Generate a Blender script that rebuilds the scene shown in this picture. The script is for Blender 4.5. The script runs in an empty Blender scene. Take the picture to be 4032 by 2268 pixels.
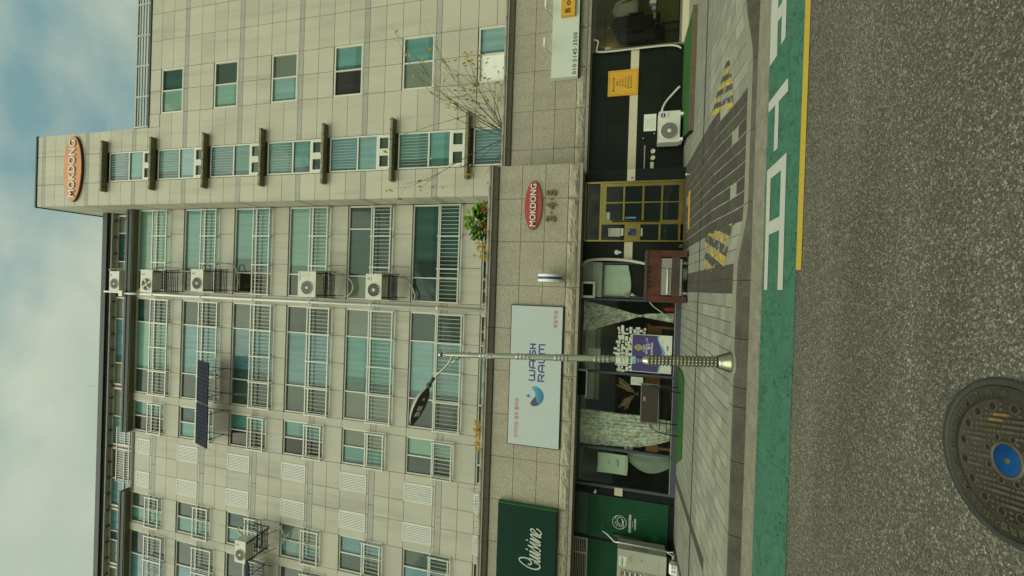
import bpy, math, random
from math import sin, cos, pi, radians, atan2, hypot, sqrt
from mathutils import Vector, Matrix, Euler, noise as mnoise

random.seed(7)
SC = bpy.context.scene
COL = SC.collection

# ------------------------------------------------------------------ camera
F_PX, PITCH, ROLL, YAW, EYE = 1610.0, radians(14.28), radians(1.91), radians(-0.27), 1.65
cam = bpy.data.cameras.new('camera')
cam.sensor_width = 36.0
cam.lens = 36.0 * F_PX / 4032.0
cam.clip_start, cam.clip_end = 0.05, 3000
camo = bpy.data.objects.new('camera', cam)
COL.objects.link(camo)
_f = Vector((sin(YAW) * cos(PITCH), cos(YAW) * cos(PITCH), sin(PITCH)))
_r = Vector((cos(YAW), -sin(YAW), 0))
_u = _r.cross(_f)
_r2 = cos(ROLL) * _r + sin(ROLL) * _u
_u2 = -sin(ROLL) * _r + cos(ROLL) * _u
# the phone was held upright, the picture is stored lying on its side
camo.matrix_world = Matrix(((-_u2.x, _r2.x, -_f.x, 0), (-_u2.y, _r2.y, -_f.y, 0), (-_u2.z, _r2.z, -_f.z, EYE), (0, 0, 0, 1)))
SC.camera = camo

# ------------------------------------------------------------------ exposure
SC.view_settings.view_transform = 'Standard'
SC.view_settings.look = 'None'
SC.view_settings.gamma = 1.0
SC.view_settings.use_curve_mapping = False
SC.view_settings.exposure = 0.50
SC.cycles.max_bounces = 7
SC.cycles.diffuse_bounces = 3
SC.cycles.transparent_max_bounces = 12
SC.cycles.sample_clamp_indirect = 6

# ------------------------------------------------------------------ sky
SUN_EL, SUN_AZ = radians(52), radians(205)      # azimuth from north (+Y) clockwise: behind the camera
w = bpy.data.worlds.new('World'); SC.world = w; w.use_nodes = True
nt = w.node_tree; N = nt.nodes; Lk = nt.links
bg = N['Background']
sky = N.new('ShaderNodeTexSky'); sky.sky_type = 'NISHITA'; sky.sun_disc = False
sky.sun_elevation = SUN_EL; sky.sun_rotation = SUN_AZ
sky.air_density = 1.2; sky.dust_density = 2.0; sky.ozone_density = 1.5
tc = N.new('ShaderNodeTexCoord')
sep = N.new('ShaderNodeSeparateXYZ'); Lk.new(tc.outputs['Generated'], sep.inputs[0])
den = N.new('ShaderNodeMath'); den.operation = 'MAXIMUM'; den.inputs[1].default_value = 0.06
Lk.new(sep.outputs['Z'], den.inputs[0])
dx = N.new('ShaderNodeMath'); dx.operation = 'DIVIDE'; Lk.new(sep.outputs['X'], dx.inputs[0]); Lk.new(den.outputs[0], dx.inputs[1])
dy = N.new('ShaderNodeMath'); dy.operation = 'DIVIDE'; Lk.new(sep.outputs['Y'], dy.inputs[0]); Lk.new(den.outputs[0], dy.inputs[1])
cv = N.new('ShaderNodeCombineXYZ'); Lk.new(dx.outputs[0], cv.inputs[0]); Lk.new(dy.outputs[0], cv.inputs[1])
mp = N.new('ShaderNodeMapping'); mp.inputs['Location'].default_value = (14.4, 3.1, 0.0); mp.inputs['Scale'].default_value = (1.0, 1.35, 1)
Lk.new(cv.outputs[0], mp.inputs[0])
n1 = N.new('ShaderNodeTexNoise'); n1.inputs['Scale'].default_value = 1.7; n1.inputs['Detail'].default_value = 7; n1.inputs['Roughness'].default_value = 0.52; n1.inputs['Distortion'].default_value = 0.25
Lk.new(mp.outputs[0], n1.inputs['Vector'])
n2 = N.new('ShaderNodeTexNoise'); n2.inputs['Scale'].default_value = 3.1; n2.inputs['Detail'].default_value = 4
Lk.new(mp.outputs[0], n2.inputs['Vector'])
cr = N.new('ShaderNodeValToRGB'); cr.color_ramp.elements[0].position = 0.335; cr.color_ramp.elements[1].position = 0.53
cr.color_ramp.elements[0].color = (0, 0, 0, 1); cr.color_ramp.elements[1].color = (1, 1, 1, 1)
Lk.new(n1.outputs['Fac'], cr.inputs[0])
cc = N.new('ShaderNodeValToRGB'); cc.color_ramp.elements[0].position = 0.3; cc.color_ramp.elements[1].position = 0.75
cc.color_ramp.elements[0].color = (2.0, 2.42, 2.0, 1); cc.color_ramp.elements[1].color = (2.95, 3.25, 2.55, 1)
Lk.new(n2.outputs['Fac'], cc.inputs[0])
tint = N.new('ShaderNodeMix'); tint.data_type = 'RGBA'; tint.blend_type = 'MULTIPLY'; tint.inputs['Factor'].default_value = 1
tint.inputs['B'].default_value = (1.06, 1.20, 0.72, 1)
Lk.new(sky.outputs[0], tint.inputs['A'])
mx = N.new('ShaderNodeMix'); mx.data_type = 'RGBA'
Lk.new(cr.outputs[0], mx.inputs['Factor']); Lk.new(tint.outputs['Result'], mx.inputs['A']); Lk.new(cc.outputs[0], mx.inputs['B'])
Lk.new(mx.outputs['Result'], bg.inputs['Color'])
bg.inputs['Strength'].default_value = 0.138

# ------------------------------------------------------------------ sun through thin cloud
sl = bpy.data.lights.new('sun', 'SUN'); sl.energy = 1.5; sl.angle = radians(64); sl.color = (1.0, 0.99, 0.80)
so = bpy.data.objects.new('sun', sl); COL.objects.link(so)
_sd = Vector((sin(SUN_AZ) * cos(SUN_EL), cos(SUN_AZ) * cos(SUN_EL), sin(SUN_EL)))
so.rotation_euler = (-_sd).to_track_quat('-Z', 'Y').to_euler()
so.location = _sd * 60

# ------------------------------------------------------------------ materials
MATS = {}
def mat(name, col, rough=0.6, metal=0.0, spec=0.4, var=0.0, vscale=3.0, stretch=(1, 1, 1), rnd=0.0, bump=0.0, bscale=60.0, grime=0.0, alpha=None, sheen=0.0):
    if name in MATS: return MATS[name]
    m = bpy.data.materials.new(name); m.use_nodes = True
    t = m.node_tree; n = t.nodes; l = t.links; p = n['Principled BSDF']
    p.inputs['Roughness'].default_value = rough; p.inputs['Metallic'].default_value = metal
    p.inputs['Specular IOR Level'].default_value = spec
    c = (col[0], col[1], col[2], 1)
    p.inputs['Base Color'].default_value = c
    geo = n.new('ShaderNodeNewGeometry')
    cur = None
    if var > 0 or rnd > 0 or grime > 0:
        val = n.new('ShaderNodeMath'); val.operation = 'ADD'; val.inputs[0].default_value = 1.0; val.inputs[1].default_value = 0.0
        if var > 0:
            mpn = n.new('ShaderNodeMapping'); mpn.inputs['Scale'].default_value = stretch
            l.new(geo.outputs['Position'], mpn.inputs[0])
            nz = n.new('ShaderNodeTexNoise'); nz.inputs['Scale'].default_value = vscale; nz.inputs['Detail'].default_value = 5; nz.inputs['Roughness'].default_value = 0.65
            l.new(mpn.outputs[0], nz.inputs['Vector'])
            mr = n.new('ShaderNodeMapRange'); mr.inputs['From Min'].default_value = 0.25; mr.inputs['From Max'].default_value = 0.75
            mr.inputs['To Min'].default_value = -var; mr.inputs['To Max'].default_value = var
            l.new(nz.outputs['Fac'], mr.inputs['Value'])
            l.new(mr.outputs[0], val.inputs[1])
        last = val
        if rnd > 0:
            oi = n.new('ShaderNodeObjectInfo')
            mr2 = n.new('ShaderNodeMapRange'); mr2.inputs['To Min'].default_value = -rnd; mr2.inputs['To Max'].default_value = rnd
            l.new(oi.outputs['Random'], mr2.inputs['Value'])
            ad = n.new('ShaderNodeMath'); ad.operation = 'ADD'; l.new(last.outputs[0], ad.inputs[0]); l.new(mr2.outputs[0], ad.inputs[1]); last = ad
        if grime > 0:
            mg = n.new('ShaderNodeMapping'); mg.inputs['Scale'].default_value = (2.2, 2.2, 0.16)
            l.new(geo.outputs['Position'], mg.inputs[0])
            ng = n.new('ShaderNodeTexNoise'); ng.inputs['Scale'].default_value = 1.6; ng.inputs['Detail'].default_value = 6
            l.new(mg.outputs[0], ng.inputs['Vector'])
            mr3 = n.new('ShaderNodeMapRange'); mr3.inputs['From Min'].default_value = 0.52; mr3.inputs['From Max'].default_value = 0.75; mr3.inputs['To Min'].default_value = 0; mr3.inputs['To Max'].default_value = -grime
            l.new(ng.outputs['Fac'], mr3.inputs['Value'])
            ad = n.new('ShaderNodeMath'); ad.operation = 'ADD'; l.new(last.outputs[0], ad.inputs[0]); l.new(mr3.outputs[0], ad.inputs[1]); last = ad
        mu = n.new('ShaderNodeVectorMath'); mu.operation = 'SCALE'; mu.inputs[0].default_value = col[:3]
        l.new(last.outputs[0], mu.inputs['Scale'])
        l.new(mu.outputs[0], p.inputs['Base Color'])
    if bump > 0:
        nb = n.new('ShaderNodeTexNoise'); nb.inputs['Scale'].default_value = bscale; nb.inputs['Detail'].default_value = 4
        l.new(geo.outputs['Position'], nb.inputs['Vector'])
        bp = n.new('ShaderNodeBump'); bp.inputs['Strength'].default_value = bump; bp.inputs['Distance'].default_value = 0.02
        l.new(nb.outputs['Fac'], bp.inputs['Height']); l.new(bp.outputs[0], p.inputs['Normal'])
    MATS[name] = m
    return m

def speckle(m, scale, light, dark, lo=0.3, hi=0.62):
    """adds mineral grains on top of a material's colour"""
    t = m.node_tree; n = t.nodes; l = t.links; p = n['Principled BSDF']
    geo = n.new('ShaderNodeNewGeometry')
    vo = n.new('ShaderNodeTexVoronoi'); vo.inputs['Scale'].default_value = scale
    l.new(geo.outputs['Position'], vo.inputs['Vector'])
    sx = n.new('ShaderNodeSeparateColor'); l.new(vo.outputs['Color'], sx.inputs[0])
    rp = n.new('ShaderNodeValToRGB'); rp.color_ramp.interpolation = 'LINEAR'
    rp.color_ramp.elements[0].position = 0.0; rp.color_ramp.elements[0].color = (dark,) * 3 + (1,)
    rp.color_ramp.elements[1].position = lo; rp.color_ramp.elements[1].color = (1, 1, 1, 1)
    e = rp.color_ramp.elements.new(hi); e.color = (1, 1, 1, 1)
    e = rp.color_ramp.elements.new(1.0); e.color = (light,) * 3 + (1,)
    l.new(sx.outputs[0], rp.inputs[0])
    mm = n.new('ShaderNodeMix'); mm.data_type = 'RGBA'; mm.blend_type = 'MULTIPLY'; mm.inputs['Factor'].default_value = 1
    inp = p.inputs['Base Color']
    if inp.is_linked: l.new(inp.links[0].from_socket, mm.inputs['A'])
    else: mm.inputs['A'].default_value = inp.default_value
    l.new(rp.outputs[0], mm.inputs['B']); l.new(mm.outputs['Result'], inp)
    return m

M_PANEL = mat('cladding_stone', (0.46, 0.44, 0.36), 0.62, var=0.08, vscale=1.1, rnd=0.055, grime=0.20, stretch=(1, 1, .5))
M_PANEL2 = mat('tower_cladding', (0.50, 0.475, 0.375), 0.6, var=0.07, vscale=0.9, rnd=0.05, grime=0.17, stretch=(1, 1, .5))
M_BAND = mat('cladding_band', (0.375, 0.365, 0.315), 0.65, var=0.10, vscale=4, rnd=0.04, grime=0.15)
M_JOINT = mat('wall_backing', (0.10, 0.095, 0.08), 0.9)
M_GRAN = speckle(mat('fascia_granite', (0.315, 0.285, 0.22), 0.55, var=0.07, vscale=2.0, rnd=0.05, grime=0.10, bump=0.12, bscale=220), 130, 1.9, 0.62, 0.35, 0.72)
M_ROUGH = speckle(mat('rough_stone', (0.33, 0.30, 0.225), 0.85, var=0.2, vscale=7, rnd=0.06, bump=0.6, bscale=45), 120, 1.5, 0.6)
M_CORN = mat('cornice_stone', (0.30, 0.27, 0.22), 0.7, var=0.12, vscale=4, rnd=0.05, grime=0.15)
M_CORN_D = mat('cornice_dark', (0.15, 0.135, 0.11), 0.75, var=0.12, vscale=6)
M_FRAME = mat('window_frame_white', (0.66, 0.65, 0.56), 0.45, var=0.05, vscale=5)
M_RAIL = mat('steel_rail', (0.46, 0.47, 0.41), 0.45, metal=0.2, var=0.1, vscale=6)
M_DARKROOF = mat('roof_edge_dark', (0.022, 0.035, 0.030), 0.6, var=0.2, vscale=3)
M_SOFFIT = mat('eave_soffit', (0.17, 0.165, 0.10), 0.8, var=0.15, vscale=2)
M_BROWN = mat('brown_trim', (0.18, 0.09, 0.06), 0.7)
M_WHITE = mat('white_paint', (0.74, 0.74, 0.70), 0.5, var=0.04, vscale=5)
M_CREAM = mat('cream_tile', (0.55, 0.50, 0.36), 0.5, var=0.06, vscale=6)
M_AC = mat('appliance_cream', (0.60, 0.59, 0.50), 0.45, var=0.06, vscale=5, grime=0.12)
M_GRILLE = mat('fan_grille', (0.20, 0.19, 0.16), 0.6, var=0.15, vscale=30)
M_BLACK = mat('black_metal', (0.010, 0.012, 0.012), 0.55, spec=0.12, var=0.2, vscale=10)
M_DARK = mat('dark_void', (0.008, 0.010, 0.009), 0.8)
M_TILE = mat('black_wall_tile', (0.0075, 0.0105, 0.0085), 0.42, spec=0.22, rnd=0.12, var=0.15, vscale=4)
M_GOLD = mat('brass', (0.42, 0.325, 0.115), 0.24, metal=1.0, var=0.12, vscale=8)
M_STEEL = mat('stainless', (0.37, 0.36, 0.30), 0.25, metal=1.0, var=0.06, vscale=8)
M_SLATE = mat('slate_frame', (0.055, 0.065, 0.085), 0.45, var=0.1, vscale=6)
M_ORANGE = mat('orange_enamel', (0.62, 0.235, 0.075), 0.5, var=0.22, vscale=2.2)
M_RED = mat('red_enamel', (0.36, 0.055, 0.04), 0.5, var=0.08, vscale=5)
M_BRONZE = mat('bronze_letter', (0.17, 0.12, 0.05), 0.4, metal=0.6)
M_SIGN = mat('sign_white', (0.45, 0.505, 0.495), 0.35, var=0.03, vscale=2)
M_NAVY = mat('print_navy', (0.045, 0.045, 0.19), 0.5)
M_RUST = mat('print_rust', (0.42, 0.12, 0.05), 0.5)
M_GREENSIGN = mat('sign_green', (0.006, 0.032, 0.020), 0.5, spec=0.1, var=0.05, vscale=3)
M_GREENEDGE = mat('sign_green_edge', (0.02, 0.15, 0.045), 0.4)
M_GREEN = mat('green_panel', (0.008, 0.060, 0.028), 0.45, spec=0.15, var=0.10, vscale=2)
M_YEL = mat('yellow_board', (0.62, 0.34, 0.03), 0.5, var=0.06, vscale=4)
M_PRINTDK = mat('print_dark_brown', (0.09, 0.03, 0.01), 0.5)
M_PRINTBK = mat('print_black', (0.03, 0.035, 0.03), 0.5)
M_LETTER = mat('letter_white', (0.66, 0.66, 0.60), 0.45)
M_PAPER = mat('paper', (0.62, 0.64, 0.54), 0.7, rnd=0.14)
M_TURF = mat('turf', (0.024, 0.105, 0.016), 0.9, var=0.25, vscale=14, bump=0.8, bscale=160)
M_TURFEDGE = mat('turf_edge_wood', (0.125, 0.085, 0.06), 0.8, var=0.2, vscale=8)
M_RUSTY = mat('rusty_red_steel', (0.085, 0.030, 0.017), 0.75, spec=0.2, var=0.40, vscale=4)
M_RUSTDK = mat('sooty_steel', (0.050, 0.038, 0.028), 0.7, var=0.35, vscale=8)
M_GREYMET = mat('grey_metal', (0.30, 0.29, 0.26), 0.4, metal=0.4, var=0.12, vscale=8)
M_WOOD = mat('orange_wood', (0.26, 0.11, 0.03), 0.5, var=0.3, vscale=5, stretch=(1, 1, 6))
M_MINT = mat('mint_cloth', (0.56, 0.66, 0.54), 0.85, var=0.06, vscale=6)
M_LACE = mat('lace', (0.46, 0.50, 0.43), 0.9, var=0.15, vscale=18)
M_PURPLE = mat('print_purple', (0.060, 0.048, 0.17), 0.5, var=0.06, vscale=3)
M_SKYBLUE = mat('print_blue', (0.14, 0.28, 0.48), 0.5)
M_STRAW = mat('dried_reed', (0.30, 0.20, 0.10), 0.9, var=0.3, vscale=30)
M_LEAF = mat('leaf_green', (0.20, 0.36, 0.04), 0.5, rnd=0.2, var=0.35, vscale=14)
M_LEAFDK = mat('leaf_dark', (0.03, 0.07, 0.02), 0.6, var=0.4, vscale=12)
M_LEAFY = mat('leaf_yellow', (0.42, 0.32, 0.04), 0.6, var=0.35, vscale=20)
M_FLOWY = mat('flower_yellow', (0.62, 0.36, 0.015), 0.6, var=0.2, vscale=20)
M_FLOWR = mat('flower_red', (0.42, 0.045, 0.02), 0.6)
M_TWIG = mat('twig', (0.10, 0.075, 0.05), 0.9, var=0.3, vscale=20)
M_CABLE = mat('hose_white', (0.58, 0.57, 0.48), 0.6, var=0.08, vscale=9)
M_CANOPY = mat('weathered_canopy', (0.20, 0.185, 0.11), 0.75, var=0.45, vscale=6, stretch=(1, 1, 1))
M_BLUE = mat('blue_paint', (0.003, 0.050, 0.175), 0.7, spec=0.15, var=0.35, vscale=16)
M_BUCKET = mat('blue_plastic', (0.02, 0.06, 0.22), 0.4)
M_COAT = mat('black_wool', (0.010, 0.010, 0.010), 0.9, spec=0.03)
M_COATG = mat('grey_wool', (0.22, 0.22, 0.16), 0.9, var=0.2, vscale=20)
M_OLIVEWALL = mat('olive_plaster', (0.11, 0.095, 0.028), 0.9, spec=0.05, var=0.1, vscale=3)
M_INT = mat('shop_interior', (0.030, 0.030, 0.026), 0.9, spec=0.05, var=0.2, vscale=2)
M_LEDP = mat('led_lens', (0.55, 0.55, 0.42), 0.3)
M_LAMPBODY = mat('lamp_dark', (0.045, 0.045, 0.04), 0.5)
M_LAMPTOP = mat('lamp_grey', (0.36, 0.35, 0.31), 0.4, metal=0.3)
M_RUBBER = mat('rubber', (0.03, 0.03, 0.03), 0.8)
M_REDPLASTIC = mat('red_plastic', (0.40, 0.03, 0.02), 0.5)
M_BLUESTRIPE = mat('stripe_blue', (0.03, 0.05, 0.28), 0.4)
M_TEALPRINT = mat('print_teal', (0.08, 0.34, 0.42), 0.5)
M_LOUV = mat('louver_slat', (0.66, 0.67, 0.61), 0.45, var=0.05, vscale=6)

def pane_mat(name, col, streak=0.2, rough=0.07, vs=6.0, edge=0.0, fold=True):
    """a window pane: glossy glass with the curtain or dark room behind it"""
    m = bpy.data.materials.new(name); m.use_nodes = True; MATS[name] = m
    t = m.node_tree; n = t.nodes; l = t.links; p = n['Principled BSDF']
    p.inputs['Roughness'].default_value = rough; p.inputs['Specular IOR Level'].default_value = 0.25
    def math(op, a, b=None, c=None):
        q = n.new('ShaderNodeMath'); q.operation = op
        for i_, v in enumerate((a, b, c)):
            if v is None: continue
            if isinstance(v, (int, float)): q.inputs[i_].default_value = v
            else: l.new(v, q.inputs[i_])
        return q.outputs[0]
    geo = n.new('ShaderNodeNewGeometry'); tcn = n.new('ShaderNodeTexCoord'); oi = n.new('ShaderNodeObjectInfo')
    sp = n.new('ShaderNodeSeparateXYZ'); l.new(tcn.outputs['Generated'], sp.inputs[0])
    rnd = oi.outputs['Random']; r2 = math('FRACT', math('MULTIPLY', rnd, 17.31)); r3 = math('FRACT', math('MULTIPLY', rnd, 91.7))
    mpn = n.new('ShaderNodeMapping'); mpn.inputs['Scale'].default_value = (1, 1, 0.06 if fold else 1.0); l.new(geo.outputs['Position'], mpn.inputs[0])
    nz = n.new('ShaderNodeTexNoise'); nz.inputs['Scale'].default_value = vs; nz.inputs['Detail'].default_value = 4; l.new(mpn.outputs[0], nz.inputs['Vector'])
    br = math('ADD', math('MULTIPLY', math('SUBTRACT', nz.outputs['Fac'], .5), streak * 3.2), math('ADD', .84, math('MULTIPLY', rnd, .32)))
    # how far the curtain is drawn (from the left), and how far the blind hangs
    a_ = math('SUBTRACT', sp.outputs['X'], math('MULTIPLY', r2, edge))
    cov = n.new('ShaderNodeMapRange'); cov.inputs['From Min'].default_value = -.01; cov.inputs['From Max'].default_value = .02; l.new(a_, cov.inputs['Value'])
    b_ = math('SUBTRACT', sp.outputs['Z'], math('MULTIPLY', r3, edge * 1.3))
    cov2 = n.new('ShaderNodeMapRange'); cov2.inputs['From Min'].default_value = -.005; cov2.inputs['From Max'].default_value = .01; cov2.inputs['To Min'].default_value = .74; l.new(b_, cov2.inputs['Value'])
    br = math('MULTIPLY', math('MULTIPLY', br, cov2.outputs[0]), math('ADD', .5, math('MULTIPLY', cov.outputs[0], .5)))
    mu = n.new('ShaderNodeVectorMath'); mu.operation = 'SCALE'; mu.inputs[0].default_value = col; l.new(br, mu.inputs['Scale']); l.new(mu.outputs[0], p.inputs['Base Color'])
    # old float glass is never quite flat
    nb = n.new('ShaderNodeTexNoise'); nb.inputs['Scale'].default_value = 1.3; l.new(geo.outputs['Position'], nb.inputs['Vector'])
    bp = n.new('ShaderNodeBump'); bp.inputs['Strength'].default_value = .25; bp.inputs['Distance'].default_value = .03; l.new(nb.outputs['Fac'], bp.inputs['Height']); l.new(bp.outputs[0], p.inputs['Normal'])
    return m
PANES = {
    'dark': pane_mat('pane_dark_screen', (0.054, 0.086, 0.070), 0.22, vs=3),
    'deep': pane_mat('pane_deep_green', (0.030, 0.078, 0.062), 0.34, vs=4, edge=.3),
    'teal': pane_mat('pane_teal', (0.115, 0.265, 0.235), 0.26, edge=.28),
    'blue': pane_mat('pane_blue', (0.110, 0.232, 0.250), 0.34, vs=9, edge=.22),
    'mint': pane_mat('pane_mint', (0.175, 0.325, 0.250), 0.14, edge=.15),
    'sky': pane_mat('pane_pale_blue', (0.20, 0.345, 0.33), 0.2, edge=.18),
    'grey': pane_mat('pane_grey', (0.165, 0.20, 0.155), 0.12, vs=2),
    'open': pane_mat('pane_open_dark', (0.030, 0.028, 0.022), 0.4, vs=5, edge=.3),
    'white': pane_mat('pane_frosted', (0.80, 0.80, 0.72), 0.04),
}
def glass_mat():
    m = bpy.data.materials.new('shop_glass'); m.use_nodes = True
    t = m.node_tree; n = t.nodes; l = t.links
    n.remove(n['Principled BSDF'])
    out = n['Material Output']
    tr = n.new('ShaderNodeBsdfTransparent'); tr.inputs[0].default_value = (0.93, 0.95, 0.92, 1)
    gl = n.new('ShaderNodeBsdfGlossy'); gl.inputs['Roughness'].default_value = 0.02; gl.inputs['Color'].default_value = (0.9, 0.95, 0.9, 1)
    fr = n.new('ShaderNodeFresnel'); fr.inputs[0].default_value = 1.27
    mxs = n.new('ShaderNodeMixShader'); l.new(fr.outputs[0], mxs.inputs[0]); l.new(tr.outputs[0], mxs.inputs[1]); l.new(gl.outputs[0], mxs.inputs[2])
    l.new(mxs.outputs[0], out.inputs['Surface'])
    return m
M_GLASS = glass_mat()
M_DARKGLASS = mat('dark_door_glass', (0.006, 0.013, 0.011), 0.04, spec=0.5)
def leafy(m, amt=.45):
    """thin leaves let light through"""
    t = m.node_tree; n = t.nodes; l = t.links; p = n['Principled BSDF']; out = n['Material Output']
    tr = n.new('ShaderNodeBsdfTranslucent'); ms = n.new('ShaderNodeMixShader'); ms.inputs[0].default_value = amt
    inp = p.inputs['Base Color']
    if inp.is_linked: l.new(inp.links[0].from_socket, tr.inputs[0])
    else: tr.inputs[0].default_value = inp.default_value
    l.new(p.outputs[0], ms.inputs[1]); l.new(tr.outputs[0], ms.inputs[2]); l.new(ms.outputs[0], out.inputs['Surface'])
for m_ in (M_LEAF, M_LEAFY, M_FLOWY, M_FLOWR): leafy(m_)
def lace_mat():
    m = bpy.data.materials.new('lace_net'); m.use_nodes = True
    t = m.node_tree; n = t.nodes; l = t.links; p = n['Principled BSDF']; out = n['Material Output']
    p.inputs['Base Color'].default_value = (0.95, 0.95, 0.86, 1); p.inputs['Roughness'].default_value = 0.9
    geo = n.new('ShaderNodeNewGeometry')
    nz = n.new('ShaderNodeTexNoise'); nz.inputs['Scale'].default_value = 11; nz.inputs['Detail'].default_value = 6; nz.inputs['Roughness'].default_value = 0.7
    l.new(geo.outputs['Position'], nz.inputs['Vector'])
    rp = n.new('ShaderNodeValToRGB'); rp.color_ramp.elements[0].position = 0.42; rp.color_ramp.elements[1].position = 0.58
    rp.color_ramp.elements[0].color = (0.45,) * 3 + (1,); rp.color_ramp.elements[1].color = (0.97,) * 3 + (1,)
    l.new(nz.outputs['Fac'], rp.inputs[0])
    tr = n.new('ShaderNodeBsdfTransparent'); ms = n.new('ShaderNodeMixShader')
    l.new(rp.outputs[0], ms.inputs[0]); l.new(tr.outputs[0], ms.inputs[1]); l.new(p.outputs[0], ms.inputs[2]); l.new(ms.outputs[0], out.inputs['Surface'])
    return m
M_NET = lace_mat()
def worn_mat(name, col, keep, scale=9.0, rough=0.7):
    """road paint with patches worn away"""
    m = bpy.data.materials.new(name); m.use_nodes = True
    t = m.node_tree; n = t.nodes; l = t.links; p = n['Principled BSDF']; out = n['Material Output']
    p.inputs['Roughness'].default_value = rough
    geo = n.new('ShaderNodeNewGeometry')
    nz = n.new('ShaderNodeTexNoise'); nz.inputs['Scale'].default_value = scale; nz.inputs['Detail'].default_value = 8; nz.inputs['Roughness'].default_value = 0.75
    l.new(geo.outputs['Position'], nz.inputs['Vector'])
    rp = n.new('ShaderNodeValToRGB'); rp.color_ramp.elements[0].position = keep - 0.03; rp.color_ramp.elements[1].position = keep + 0.03
    l.new(nz.outputs['Fac'], rp.inputs[0])
    n3 = n.new('ShaderNodeTexNoise'); n3.inputs['Scale'].default_value = 40; n3.inputs['Detail'].default_value = 4; l.new(geo.outputs['Position'], n3.inputs['Vector'])
    hs = n.new('ShaderNodeMix'); hs.data_type = 'RGBA'; hs.inputs['A'].default_value = (col[0] * .8, col[1] * .8, col[2] * .8, 1); hs.inputs['B'].default_value = (min(1, col[0] * 1.15), min(1, col[1] * 1.15), min(1, col[2] * 1.15), 1)
    l.new(n3.outputs['Fac'], hs.inputs['Factor']); l.new(hs.outputs['Result'], p.inputs['Base Color'])
    tr = n.new('ShaderNodeBsdfTransparent'); ms = n.new('ShaderNodeMixShader')
    l.new(rp.outputs[0], ms.inputs[0]); l.new(tr.outputs[0], ms.inputs[1]); l.new(p.outputs[0], ms.inputs[2]); l.new(ms.outputs[0], out.inputs['Surface'])
    return m
M_LANEWHITE = worn_mat('lane_white', (0.44, 0.44, 0.40), 0.22, 22)
M_LANEYEL = worn_mat('lane_yellow', (0.46, 0.32, 0.035), 0.16, 22)
M_HATCHY = worn_mat('hatch_yellow', (0.46, 0.33, 0.05), 0.53, 6)
M_HATCHY2 = worn_mat('hatch_yellow_fresh', (0.46, 0.33, 0.05), 0.48, 6)
M_HATCHB = worn_mat('hatch_black', (0.06, 0.06, 0.052), 0.47, 6)

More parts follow.
